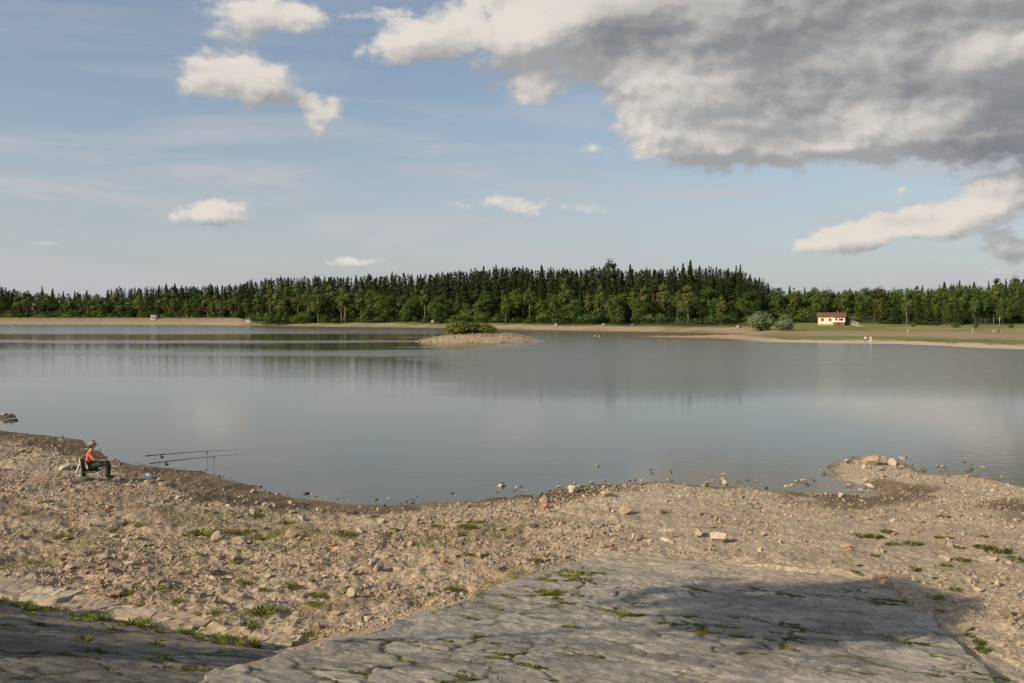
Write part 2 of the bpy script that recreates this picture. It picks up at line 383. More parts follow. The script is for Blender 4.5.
def ground_mesh():
    th_f = np.radians(np.arange(-36, 36.001, 0.075)); th_c = np.radians(np.arange(38, 322.1, 2.0))
    th = np.concatenate([th_f, th_c]); nth = len(th)
    r = [0.8]
    while r[-1] < 6: r.append(r[-1] + .6)
    while r[-1] < 62: r.append(r[-1] + max(.06, r[-1] ** 2 / 5600))
    while r[-1] < 150: r.append(r[-1] + 5)
    while r[-1] < 860: r.append(r[-1] + (2.2 if r[-1] < 420 else 4.0))
    while r[-1] < 5200: r.append(r[-1] * 1.16)
    r = np.array(r); nr = len(r)
    RR, TT = np.meshgrid(r, th, indexing='ij')
    x = (RR * np.sin(TT)).ravel(); y = (RR * np.cos(TT)).ravel()
    L = land(x, y); z = L['h']
    # soil colours
    n1 = fbm(x * .7, y * .7, 4, 41)[:, None]; n2 = fbm(x * .16, y * .16, 4, 42)[:, None]; n3 = fbm(x * 3.1, y * 3.1, 3, 43)[:, None]
    sand = np.array([.372, .276, .188]); pale = np.array([.44, .348, .242]); brown = np.array([.245, .178, .112]); greyp = np.array([.392, .312, .225])
    c = sand + (pale - sand) * smooth(.42, .70, n1) + (brown - sand) * smooth(.55, .30, n1 * .55 + n3 * .45) * .55
    right = smooth(-1, 6, x)[:, None]
    c = c * (1 - .55 * right) + greyp * .55 * right
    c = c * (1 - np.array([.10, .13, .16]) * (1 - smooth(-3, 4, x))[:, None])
    shore_band = (smooth(.3, 1.5, L['s']) * (1 - smooth(3.0, 5.5, L['s'])))[:, None]
    c = c + (np.array([.46, .38, .27]) - c) * shore_band * (.35 + .45 * smooth(-1, 5, x))[:, None]
    strip = (np.exp(-((L['rd'] - .35) / .45) ** 2) * (L['v'] < V_END + 1.5))[:, None]
    c = c + (np.array([.40, .315, .215]) - c) * strip * .8
    mud = np.array([.105, .072, .042]); mud2 = np.array([.175, .125, .078])
    mw = np.zeros(len(x))
    for P in MUD:
        dm = seg_dist(x, y, np.vstack([P, P[:1]])); dm = np.where(in_poly(x, y, P), dm, -dm)
        mw = np.maximum(mw, smooth(-.5, .7, dm + (fbm(x * 1.1, y * 1.1, 4, 51) - .5) * 2.2 + (n3[:, 0] - .5) * .6))
    mw = np.maximum(mw, (1 - smooth(.05, .55, L['s'] + (n1[:, 0] - .5) * .8)))
    mc = mud + (mud2 - mud) * np.clip(smooth(.35, .7, n1) + .7 * smooth(3, 8, x)[:, None], 0, 1.3)
    c = c + (mc - c) * mw[:, None]
    # crest and bank soil
    c = np.where((L['v'] < 4)[:, None] & L['near'][:, None], np.array([.14, .14, .06]) + n1 * .06, c)
    # far side
    sf = L['sf'][:, None]; px = L['px'][:, None]
    nn = fbm(x * .06, y * .06, 4, 61)[:, None]; nf = fbm(x * .02, y * .3, 3, 62)[:, None]
    pink = np.array([.235, .172, .112]); tan = np.array([.36, .27, .165]); tan2 = np.array([.25, .175, .105]); lawn = np.array([.165, .172, .040]); dry = np.array([.265, .235, .085]); floor_ = np.array([.045, .05, .022]); wet = np.array([.10, .075, .045])
    dcol = np.where(sf < 16, pink + (tan2 - pink) * nn, lawn * .6)
    dcol = dcol + (np.array([.30, .235, .155]) - dcol) * smooth(8, 4, sf + (nf - .5) * 3) * .8; dcol = np.where((sf > 12.4) & (sf < 16), lawn * .75, dcol)
    ccol = tan + (tan2 - tan) * smooth(.4, .7, nn); ccol = np.where(sf < 5, wet + (tan2 - wet) * smooth(1, 5, sf), ccol)
    ccol = ccol + (lawn * .8 - ccol) * smooth(16, 21, sf + (nn - .5) * 10) * .8
    ccol = ccol + (floor_ - ccol) * smooth(21, 30, sf)
    strand = np.array([.50, .41, .29])
    grassw = smooth(.42, .55, nf * .5 + nn * .5)
    low = lawn * .85 + (dry - lawn * .85) * grassw * .5
    bankc = np.array([.33, .235, .165]) + (np.array([.24, .185, .105]) - np.array([.33, .235, .165])) * nn
    up = lawn + (dry - lawn) * smooth(.35, .7, nn)
    qq = L['q'][:, None]; sj = qq + (nf - .5) * 18
    rcol = np.where(sj < 12, strand, low); rcol = np.where((sj > 12) & (sj < 24) & (nf > .52), strand * .9, rcol)
    k = smooth(46, 52, sj); rcol = rcol + (bankc - rcol) * k
    k = smooth(63, 69, qq + (nn - .5) * 6); rcol = rcol + (up - rcol) * k
    k = smooth(124, 150, qq + (nn - .5) * 20); rcol = rcol + (floor_ * 1.4 - rcol) * k
    wl = L['wl'][:, None]; wr = L['wr'][:, None]
    fc = dcol * wl + ccol * (1 - wl) * (1 - wr) + rcol * wr * (1 - wl)
    c = np.where(L['near'][:, None], c, fc)
    ic = np.array([.41, .32, .22]) + (np.array([.30, .225, .15]) - np.array([.41, .32, .22])) * fbm(x * .4, y * .4, 3, 71)[:, None]
    ig = smooth(1.45, 1.8, z + (n2[:, 0] - .5) * .5)[:, None]; ic = ic + (lawn * .9 - ic) * ig
    c = np.where(L['isl'][:, None], ic, c)
    c = np.where((L['lake'] & (z < -.15))[:, None], np.array([.07, .06, .04]), c)
    idx = np.arange(nr * nth).reshape(nr, nth); nxt = np.roll(idx, -1, axis=1)
    F = np.stack([idx[:-1].ravel(), idx[1:].ravel(), nxt[1:].ravel(), nxt[:-1].ravel()], 1)
    V = np.stack([x, y, z], 1)
    V = np.vstack([V, [[0, 0, 4.6]]]); c = np.vstack([c, [[.15, .15, .07]]])
    m, t, b, out = new_mat("soil")
    col = t.node('ShaderNodeAttribute', attribute_name="tint").outputs['Color']
    pos = t.node('ShaderNodeNewGeometry').outputs['Position']
    a = t.noise(pos, 9.0, 8, 0.65); a2 = t.noise(pos, 45.0, 5, 0.7)
    vor = t.node('ShaderNodeTexVoronoi', {'Scale': 17.0, 'Randomness': 1.0}); t.l.new(pos, vor.inputs['Vector'])
    grit = t.node('ShaderNodeSeparateColor', {0: vor.outputs['Color']}).outputs[0]
    f1 = t.ss(a, .25, .75, .68, 1.28); f2 = t.ss(a2, .25, .75, .75, 1.22); f3 = t.ss(grit, 0, 1, .80, 1.18)
    mul = t.m('MULTIPLY', t.m('MULTIPLY', f1, f2), f3)
    t.set(b.inputs['Base Color'], t.vm('SCALE', col, scale=mul))
    t.set(b.inputs['Roughness'], .92); b.inputs['Specular IOR Level'].default_value = .2
    hsum = t.m('ADD', t.m('MULTIPLY', a, .6), t.m('ADD', t.m('MULTIPLY', a2, .25), t.m('MULTIPLY', vor.outputs['Distance'], -.35)))
    bp = t.node('ShaderNodeBump', {'Strength': .8, 'Distance': .06, 'Height': hsum}); t.l.new(bp.outputs[0], b.inputs['Normal'])
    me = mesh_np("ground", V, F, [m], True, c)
    # close the small hole under the viewer
    put(bpy.data.objects.new("ground", me), kind='structure')
ground_mesh()

# ------------------------------------------------------------------ water
def water():
    m, t, b, out = new_mat("lake_water")
    pos = t.node('ShaderNodeNewGeometry').outputs['Position']
    sp = t.node('ShaderNodeSeparateXYZ', {0: pos})
    X, Y = sp.outputs[0], sp.outputs[1]
    wob = t.noise(t.vm('MULTIPLY', pos, (.013, .026, 0)), 1.0, 6, .62)
    fine = t.noise(t.vm('MULTIPLY', pos, (.02, .22, 0)), 1.0, 5, .65)
    Yw = t.m('ADD', Y, t.m('ADD', t.m('MULTIPLY', t.m('SUBTRACT', wob, .5), 60.0), t.m('MULTIPLY', t.m('SUBTRACT', fine, .5), 30.0)))
    # wind lanes: 1 = ruffled, 0 = smooth; given by distance across the lake
    ramp = t.node('ShaderNodeValToRGB'); cr = ramp.color_ramp; cr.interpolation = 'LINEAR'
    stops = [(0, .16), (45, .06), (75, .06), (98, .13), (110, .09), (138, .06), (149, .50), (156, .55), (164, .08), (202, .05), (210, .60), (222, .66), (230, .10), (300, .08), (318, .9), (480, .95), (760, .95)]
    while len(cr.elements) < len(stops): cr.elements.new(.5)
    for e, (yy, val) in zip(cr.elements, stops): e.position = yy / 760.0; e.color = (val, val, val, 1)
    t.l.new(t.m('DIVIDE', Yw, 760.0), ramp.inputs[0])
    lane = t.node('ShaderNodeSeparateColor', {0: ramp.outputs[0]}).outputs[0]
    az = t.m('ADD', t.m('DIVIDE', X, t.m('MAXIMUM', Y, 1.0)), t.m('MULTIPLY', t.m('SUBTRACT', wob, .5), .35))
    rightw = t.m('MULTIPLY', t.ss(az, -.16, .06), t.ss(Y, 55, 110))
    ruff = t.m('MAXIMUM', lane, t.m('MULTIPLY', rightw, .9))
    ruff = t.m('MULTIPLY', ruff, t.ss(fine, .2, .8, .8, 1.15))
    base = t.mix(t.noise(pos, .08, 4), (.098, .089, .050, 1), (.116, .102, .058, 1))
    t.set(b.inputs['Base Color'], base)
    b.inputs['IOR'].default_value = 1.33
    t.set(b.inputs['Roughness'], t.m('ADD', .035, t.m('MULTIPLY', ruff, .17)))
    n1 = t.noise(t.vm('MULTIPLY', pos, (1.3, 2.2, 0)), 1.0, 3, .6); n2 = t.noise(t.vm('MULTIPLY', pos, (5.0, 8.0, 0)), 1.0, 3, .6)
    hgt = t.m('ADD', t.m('MULTIPLY', n1, .045), t.m('MULTIPLY', n2, .014))
    bp = t.node('ShaderNodeBump', {'Distance': 1.0, 'Height': hgt}); t.set(bp.inputs['Strength'], t.m('ADD', .05, t.m('MULTIPLY', ruff, 1.0)))
    t.l.new(bp.outputs[0], b.inputs['Normal'])
    V = [(-2600, -400, 0), (2600, -400, 0), (2600, 900, 0), (-2600, 900, 0)]
    put(bpy.data.objects.new("water", mesh_np("water", np.array(V), [[0, 1, 2, 3]], [m])), kind='structure')
water()

# ------------------------------------------------------------------ stone paving: the ramp and the bank
def paving_mat(name, tone):
    m, t, b, out = new_mat(name)
    col = t.node('ShaderNodeAttribute', attribute_name="tint").outputs['Color']
    pos = t.node('ShaderNodeNewGeometry').outputs['Position']
    a = t.noise(pos, 3.5, 9, .68, .4); a2 = t.noise(pos, 38.0, 6, .7); a3 = t.noise(t.vm('MULTIPLY', pos, (1.0, 3.0, 1.0)), 2.2, 6, .65, .8)
    mul = t.m('MULTIPLY', t.m('MULTIPLY', t.ss(a, .3, .7, .72, 1.22), t.ss(a2, .25, .75, .78, 1.18)), t.ss(a3, .3, .7, .88, 1.10))
    t.set(b.inputs['Base Color'], t.vm('SCALE', t.vm('MULTIPLY', col, tone), scale=mul))
    t.set(b.inputs['Roughness'], .9); b.inputs['Specular IOR Level'].default_value = .25
    wv = t.vm('ADD', pos, t.vm('SCALE', t.vm('SUBTRACT', t.noise(pos, 1.8, 5, .6, out='Color'), (.5, .5, .5)), scale=.55))
    vo = t.node('ShaderNodeTexVoronoi', {'Scale': 2.6}, feature='DISTANCE_TO_EDGE'); t.l.new(wv, vo.inputs['Vector'])
    crack = t.m('MULTIPLY', t.ss(vo.outputs['Distance'], .030, .004), t.ss(t.noise(pos, 1.1, 4), .46, .62))     # hairline cracks, here and there
    pit = t.ss(t.noise(pos, 13.0, 6, .7), .64, .74)
    mul = t.m('MULTIPLY', mul, t.m('SUBTRACT', 1.0, t.m('MULTIPLY', t.m('MAXIMUM', crack, t.m('MULTIPLY', pit, .5)), .62)))
    t.set(b.inputs['Base Color'], t.vm('SCALE', t.vm('MULTIPLY', col, tone), scale=mul))
    hh = t.m('SUBTRACT', t.m('ADD', t.m('MULTIPLY', a, .7), t.m('MULTIPLY', a2, .45)), t.m('ADD', t.m('MULTIPLY', crack, .5), t.m('MULTIPLY', pit, .3)))
    bp = t.node('ShaderNodeBump', {'Strength': .85, 'Distance': .035, 'Height': hh}); t.l.new(bp.outputs[0], b.inputs['Normal'])
    return m
def slabs(u, v, cu, cv, seed):
    """irregular slab pattern: returns id-random, edge distance (m), per-slab tilt height"""
    wu = u + (fbm(u * .9, v * .9, 3, seed) - .5) * cu * .9; wv = v + (fbm(u * .9 + 9, v * .9, 3, seed + 1) - .5) * cv * 1.1
    gx = np.floor(wu / cu); gy = np.floor(wv / cv)
    d1 = np.full(u.shape, 1e9); d2 = np.full(u.shape, 1e9); idr = np.zeros(u.shape); px_ = np.zeros(u.shape); py_ = np.zeros(u.shape)
    for i in (-1, 0, 1):
        for j in (-1, 0, 1):
            X = gx + i; Y = gy + j
            sx = (X + .12 + .76 * _hash(X, Y, seed + 5)) * cu; sy = (Y + .18 + .64 * _hash(X, Y, seed + 6)) * cv
            d = np.hypot((wu - sx), (wv - sy) * 1.35)
            new = d < d1
            d2 = np.where(new, d1, np.minimum(d2, d)); idr = np.where(new, _hash(X, Y, seed + 7), idr)
            px_ = np.where(new, wu - sx, px_); py_ = np.where(new, wv - sy, py_)
            d1 = np.where(new, d, d1)
    return idr, (d2 - d1) * .5, px_, py_
def paving(name, us, vs, zf, cu, cv, seed, mat, sandy=None, depth=.035, bias=0.0):
    """us(v) gives the two side limits; rows follow v"""
    nu, nv = us[1], len(vs)
    S = np.linspace(0, 1, nu); VV, SS = np.meshgrid(vs, S, indexing='ij')
    UU = us[0](VV, SS)
    edge_n = (fbm(VV * 1.7, SS * 0, 3, seed + 9) - .5)
    u = UU.ravel(); v = VV.ravel()
    idr, ed, tx, ty = slabs(u, v, cu, cv, seed)
    jn = fbm(u * 1.3, v * 1.3, 3, seed + 2)
    jw = .006 + .022 * smooth(.45, .7, jn)                       # some joints wide and open, many closed
    joint = 1 - smooth(jw * .4, jw * 1.3 + .012, ed)
    open_ = smooth(.44 - bias, .66 - bias, jn)
    tilt = (_hash(np.floor(idr * 9999), np.floor(idr * 777), 3) - .5) * .05 * ty + (idr - .5) * .02 * tx / max(cu, .1) + (idr - .5) * .018
    rough = (fbm(u * 9, v * 9, 5, seed + 3) - .5) * .038 + (fbm(u * 1.2, v * 2.2, 3, seed + 4) - .5) * .06
    z = zf(v, u) + tilt + rough - joint * depth * (.25 + .75 * open_)
    grey = np.array([.335, .302, .252]); warm = np.array([.40, .345, .268]); dark = np.array([.235, .215, .185])
    c = (grey + (warm - grey) * idr[:, None]) * (.80 + .38 * ((idr * 7.31) % 1.0))[:, None] + (dark - grey) * (smooth(.55, .75, fbm(u * .6, v * 1.1, 4, seed + 8)) * .8)[:, None]
    jc = np.array([.075, .066, .045]); c = c + (jc - c) * (joint * (.12 + .88 * open_))[:, None] * .7
    moss = smooth(.56, .7, fbm(u * .8, v * .8, 3, seed + 12)) * (1 - smooth(.0, .05, ed))
    c = c + (np.array([.085, .09, .025]) - c) * (moss * .8)[:, None]
    if sandy is not None:
        w = sandy(u, v)[:, None]; c = c + (np.array([.41, .335, .245]) - c) * w
        z = z + (.02 + joint * depth * .6) * w[:, 0]
    s = SS.ravel(); rim = np.minimum(s, 1 - s)
    x, y = xy(u, v)
    idx = np.arange(nu * nv).reshape(nv, nu)
    F = np.stack([idx[:-1, :-1].ravel(), idx[:-1, 1:].ravel(), idx[1:, 1:].ravel(), idx[1:, :-1].ravel()], 1)
    V = np.stack([x, y, z], 1)
    # skirt all round so that the paving has thickness
    ring = np.concatenate([idx[0, :], idx[1:, -1], idx[-1, -2::-1], idx[-2:0:-1, 0]])
    Vb = V[ring].copy(); Vb[:, 2] -= .30
    n0 = len(V); V = np.vstack([V, Vb]); c = np.vstack([c, c[ring]])
    k = np.arange(len(ring)); k2 = np.roll(k, -1)
    F = np.vstack([F, np.stack([ring[k], n0 + k, n0 + k2, ring[k2]], 1)])
    me = mesh_np(name, V, F, [mat], True, c)
    return put(bpy.data.objects.new(name, me), kind='structure'), dict(u=u, v=v, z=z, open=joint * open_, ed=ed)
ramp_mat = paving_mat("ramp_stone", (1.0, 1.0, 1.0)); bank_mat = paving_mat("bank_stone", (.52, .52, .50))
def ramp_u(v, s):
    lj = (fbm(v * 1.4, v * 0, 3, 91) - .5) * .34; rj = (fbm(v * 1.1, v * 0 + 5, 3, 92) - .5) * .22
    a = ramp_left(v) + lj; b = ramp_right(v) + rj; return a + (b - a) * s
def ramp_sand(u, v):
    return np.clip(smooth(17.2, 19.2, v + (fbm(u * .7, v * .7, 4, 95) - .5) * 3.2) * .9 + .7 * smooth(.35, .0, u - ramp_left(v)) * smooth(.4, .6, fbm(u, v, 3, 96)), 0, 1)
_, RP = paving("paved_ramp", (ramp_u, 330), np.arange(1.0, V_END, .028), lambda v, u: ramp_z(v), .95, .36, 201, ramp_mat, ramp_sand, .024, .0)
def bank_u(u0, u1):
    return lambda v, s: u0 + (u1 - u0) * s
_, BP = paving("embankment_paving", (lambda v, s: -26 + (ramp_left(v) - .05 + 26) * s, 560), np.arange(.9, V_TOE, .04), lambda v, u: bank_z(v), 1.1, .38, 301, bank_mat, None, .05, .10)
paving("embankment_paving", (lambda v, s: ramp_right(v) + .35 + (16 - ramp_right(v)) * s, 180), np.arange(.9, V_TOE, .09), lambda v, u: bank_z(v), 1.1, .5, 401, bank_mat, None, .05)

# ------------------------------------------------------------------ stones
def ico(sub):
    p = (1 + 5 ** .5) / 2
    V = [(-1, p, 0), (1, p, 0), (-1, -p, 0), (1, -p, 0), (0, -1, p), (0, 1, p), (0, -1, -p), (0, 1, -p), (p, 0, -1), (p, 0, 1), (-p, 0, -1), (-p, 0, 1)]
    F = [(0, 11, 5), (0, 5, 1), (0, 1, 7), (0, 7, 10), (0, 10, 11), (1, 5, 9), (5, 11, 4), (11, 10, 2), (10, 7, 6), (7, 1, 8), (3, 9, 4), (3, 4, 2), (3, 2, 6), (3, 6, 8), (3, 8, 9), (4, 9, 5), (2, 4, 11), (6, 2, 10), (8, 6, 7), (9, 8, 1)]
    V = [Vector(v).normalized() for v in V]
    for _ in range(sub):
        cache = {}; NF = []
        def mid(a, b):
            k = (min(a, b), max(a, b))
            if k not in cache: cache[k] = len(V); V.append(((V[a] + V[b]) / 2).normalized())
            return cache[k]
        for a, b, c in F:
            ab, bc, ca = mid(a, b), mid(b, c), mid(c, a); NF += [(a, ab, ca), (b, bc, ab), (c, ca, bc), (ab, bc, ca)]
        F = NF
    return np.array([tuple(v) for v in V]), np.array(F)
def chunk(sub, seed, ncut=9, flat=.62):
    """angular broken stone, unit size, resting roughly on z=0"""
    r = np.random.default_rng(seed); V, F = ico(sub); V = V.copy()
    for _ in range(ncut):
        n = r.normal(size=3); n /= np.linalg.norm(n); d = r.uniform(.36, .72)
        over = V @ n - d; k = over > 0; V[k] -= np.outer(over[k], n)
    V *= 1 + (r.normal(size=(len(V), 1))) * .018
    V *= np.array([r.uniform(.8, 1.1), r.uniform(.6, .9), flat * r.uniform(.75, 1.2)])
    ext = np.abs(V[:, :2]).max(); V = V / ext * .5
    V[:, 2] -= V[:, 2].min(); return V, F
def stone_mat(name, cols, attr=False):
    m, t, b, out = new_mat(name)
    pos = t.node('ShaderNodeNewGeometry').outputs['Position']
    if attr: col = t.node('ShaderNodeAttribute', attribute_name="tint").outputs['Color']
    else:
        rnd = t.node('ShaderNodeObjectInfo').outputs['Random']
        rp = t.node('ShaderNodeValToRGB'); cr = rp.color_ramp
        while len(cr.elements) < len(cols): cr.elements.new(.5)
        for i, (e, cc) in enumerate(zip(cr.elements, cols)): e.position = i / (len(cols) - 1); e.color = c4(cc)
        t.l.new(rnd, rp.inputs[0]); col = rp.outputs[0]
    a = t.noise(pos, 14, 7, .65); a2 = t.noise(pos, 70, 4, .6)
    mul = t.m('MULTIPLY', t.ss(a, .25, .75, .72, 1.22), t.ss(a2, .25, .75, .85, 1.12))
    t.set(b.inputs['Base Color'], t.vm('SCALE', col, scale=mul)); t.set(b.inputs['Roughness'], .9); b.inputs['Specular IOR Level'].default_value = .22
    bp = t.node('ShaderNodeBump', {'Strength': .6, 'Distance': .02, 'Height': a}); t.l.new(bp.outputs[0], b.inputs['Normal'])
    return m
TAN = [(.40, .303, .20), (.345, .258, .170), (.42, .338, .24), (.285, .225, .16), (.37, .27, .18), (.325, .275, .21)]
m_rock = stone_mat("dry_stone", TAN); m_wet = stone_mat("wet_stone", [(.12, .095, .07), (.17, .14, .10), (.10, .09, .075)])
m_pale = stone_mat("pale_stone", [(.49, .41, .30), (.46, .37, .265), (.43, .37, .29)]); m_brick = stone_mat("brick_rubble", [(.50, .165, .075), (.45, .19, .10), (.53, .20, .10)])
m_rub = stone_mat("rubble_stone", TAN, True)
PROTO = {}
def stone_mesh(k, mat):
    key = (k, mat.name)
    if key not in PROTO:
        V, F = chunk(2 if k < 20 else 1, 500 + k, 13 if k < 20 else 7, .42 + .04 * (k % 9))
        PROTO[key] = mesh_np("stone", V, F, [mat], False)
    return PROTO[key]
occupied = []
def stone(px, py, w, h=None, mat=None, label=None, group=None, name="stone", cat="stone", k=None, wx=None, rz=None, sink=.18):
    """a stone whose foot is seen at px,py; w,h are its seen size in pixels"""
    x, y, z = meet(px, py) if wx is None else wx
    s = w * y / FPX; k = random.randrange(12) if k is None else k
    me = stone_mesh(k, mat or m_rock); o = bpy.data.objects.new(name, me)
    zz = max(v.co.z for v in me.vertices)
    hz = min((h * y / FPX if h else s * zz * random.uniform(.6, 1.0)) * 1.05, s * .95)
    o.scale = (s, s * random.uniform(.75, 1.1), hz / zz); o.rotation_euler = (random.uniform(-.15, .15), random.uniform(-.15, .15), random.uniform(0, 6.28) if rz is None else rz)
    o.location = (x, y + s * .3, max(z, -.05) - hz * sink); occupied.append((x, y, s))
    return put(o, None, label, cat, group)
# --- stones that can be pointed at
special = [
    (874, 466, 19, 10, m_rock, "broad grey-tan boulder at the tip of the stony spit, highest of its cluster", .05),
    (897, 467, 17, 10, m_pale, "pale tan boulder at the right end of the spit's tip, beside the water"),
    (850, 464, 13, 6, m_pale, "flat whitish stone at the left end of the spit's tip, water in front of it"),
    (866, 470, 9, 7, m_pale, "small upright pale stone in front of the broad grey boulder on the spit"),
    (881, 471, 9, 5, m_rock, "low tan stone between the two big boulders of the spit"),
    (903, 468, 10, 4, m_rock, "flat stone at the right foot of the pale boulder on the spit"),
    (871, 488, 12, 5, m_pale, "pale slab lying in the puddle behind the shore of the spit"),
    (849, 487, 6, 4, m_rock, "rounded tan stone standing alone in the puddle of the spit"),
    (861, 492, 6, 4, m_pale, "small white stone at the edge of the puddle on the spit"),
    (843, 497, 9, 5, m_pale, "pale angular stone at the near edge of the spit's puddle"),
    (573, 493, 15, 9, m_pale, "pale domed stone at the water's edge, largest of the middle shore"),
    (545, 504, 16, 9, m_pale, "pale block standing on the wet shore left of the domed stone"),
    (607, 498, 14, 9, m_rock, "tan block on the shore right of the pale domed stone"),
    (500, 488, 8, 5, m_pale, "round tan stone sitting alone in the shallow water of the middle shore"),
    (725, 485, 10, 6, m_pale, "round pale stone sitting in the water off the middle shore"),
    (706, 487, 11, 5, m_rock, "flat pale stone at the waterline left of the round pale stone"),
    (627, 515, 14, 11, m_rock, "squarish tan boulder on the middle beach behind the ramp"),
    (660, 514, 18, 4, m_rock, "long flat tan slab right of the squarish boulder on the middle beach"),
    (535, 528, 17, 8, m_rock, "broad brown stone with dark side among weeds on the middle beach"),
    (457, 537, 10, 12, m_rock, "upright tan block on the beach left of the ramp's far end"),
    (566, 560, 10, 11, m_rock, "upright grey stone close to the far left corner of the ramp"),
    (720, 542, 24, 11, m_pale, "long pale boulder with a dark hollow at its left, behind the ramp"),
    (700, 537, 15, 8, m_rock, "yellow-brown block left of the long pale boulder behind the ramp"),
    (668, 543, 16, 5, m_pale, "flat pale slab left of the yellow-brown block behind the ramp"),
    (640, 541, 13, 7, m_rock, "tan half-buried stone behind the far edge of the ramp"),
    (257, 505, 5, 9, m_pale, "upright pale stone standing on the dark mud at the left bay"),
    (264, 506, 6, 4, m_pale, "small pale stone right of the upright stone on the dark mud"),
    (274, 508, 8, 6, m_rock, "dark-sided stone on the mud, right of the upright pale stone"),
    (228, 507, 6, 3, m_pale, "flat white stone on the mud between angler and upright stone"),
    (166, 503, 15, 5, m_pale, "large flat tan slab on the bank right of the seated angler"),
    (178, 499, 8, 4, m_pale, "whitish stone beside the large flat tan slab near the angler"),
    (292, 538, 15, 10, m_rock, "brown square stone on the edge of the left beach above the mud"),
    (214, 541, 23, 10, m_rock, "large brown boulder among weeds on the left beach"),
    (240, 544, 18, 7, m_pale, "long pale stone right of the large brown boulder on the left beach"),
    (244, 534, 8, 11, m_rock, "dark leaning stone behind the long pale stone on the left beach"),
    (386, 559, 13, 8, m_pale, "pale flat-topped stone on the rubble left of the ramp, nearest the mud"),
    (372, 566, 12, 7, m_pale, "whitish slab just left of and below the pale flat-topped stone"),
    (378, 573, 15, 10, m_rock, "grey-tan boulder with shadowed right side on the rubble left of the ramp"),
    (352, 598, 14, 11, m_rock, "round pinkish stone with a weed on its right, left of the ramp"),
    (296, 617, 10, 6, m_rock, "tan stone with a dark hollow beside it, left of the ramp"),
    (1008, 619, 22, 11, m_rock, "long flat brown slab at the right edge of the beach"),
    (968, 633, 16, 9, m_rock, "grey-tan stone with dark underside right of the ramp"),
    (942, 612, 20, 5, m_rock, "flat grey slab right of the ramp's upper corner"),
    (930, 617, 8, 7, m_pale, "pale upright stone at the right edge of the ramp"),
    (995, 561, 12, 5, m_rock, "low stone beside the green weeds on the right beach"),
    (113, 532, 18, 9, m_rock, "large grey-tan boulder on the left beach in front of the angler"),
    (36, 502, 16, 8, m_rock, "flat tan slab on the left beach below the angler"),
    (10, 418, 10, 5, m_rock, "brown rock on the small far point at the left edge"),
    (3, 416, 9, 3, m_rock, "low brown stone left of the brown rock on the far point"), (15, 421, 7, 3, m_wet, "dark wet stone right of the brown rock on the far point"),
    (64, 470, 18, 6, m_pale, "long pale boulder just behind the seated angler"),
    (20, 454, 12, 5, m_rock, "dark-sided stone on the upper left shore behind the angler"),
]
for s in special: stone(*s[:5], label=s[5], sink=(s[6] if len(s) > 6 else .2))
bricks = [(443, 563, 9, 5, "orange brick lump left of the ramp, largest of the brick pieces"), (428, 553, 9, 4, "dull orange brick piece behind the largest brick lump"), (333, 547, 7, 4, "orange brick piece on the left beach near weeds"),
          (612, 548, 8, 4, "orange brick fragment behind the ramp's far left end"), (545, 508, 9, 5, "orange-red brick fragment below the pale block on the middle shore"), (851, 551, 9, 5, "bright orange brick piece behind the ramp, rightmost but one"),
          (885, 579, 9, 4, "dull orange brick piece by the ramp's far right corner"), (105, 512, 7, 4, "rusty brick piece among the rubble of the left beach")]
for px, py, w, h, lab in bricks: stone(px, py, w, h, m_brick, lab, "brick fragments on the beach", "brick_fragment", "brick", sink=.2)
# --- stones at and in the waterline
for i in range(80):
    px = random.choice([random.uniform(440, 560), random.uniform(230, 420), random.uniform(560, 780), random.uniform(900, 1020), random.uniform(780, 830)])
    yw = np.interp(px, [p[0] for p in near_px], [p[1] for p in near_px])
    py = yw - abs(random.gauss(0, 5)) - 1
    stone(px, py, random.uniform(3, 7.5), random.uniform(1.6, 3.2), m_wet if random.random() < .45 else random.choice([m_rock, m_pale]), "low stone just breaking the surface of the shallow water near the shore", "stones awash in the shallows", sink=.25)
# --- loose stones spread over the beach
n = 0
zones = [("tan stone lying on the dry rubble of the left beach", "loose stones on the left beach"), ("tan stone lying on the beach between the water and the ramp", "loose stones on the middle beach"),
         ("stone lying on the pale beach and spit at the right", "loose stones on the right beach")]
while n < 185:
    px = random.uniform(-10, 1034); py = random.uniform(440, 650)
    x, y, z = meet(px, py); L = land(np.array([x]), np.array([y]))
    if L['lake'][0] or L['inside'][0] or L['rd'][0] < .35 or L['v'][0] < V_TOE + .8 or L['s'][0] < .1: continue
    if random.random() > (1.0 if px < 480 else .75): continue
    s = random.choice([.18, .2, .22, .25, .28, .33]) * (1.0 if px < 520 else .85)
    zi = 0 if px < 430 else (1 if px < 770 else 2)
    stone(px, py, s * FPX / y, None, m_pale if random.random() < .22 else m_rock, zones[zi][0], zones[zi][1], sink=.28); n += 1

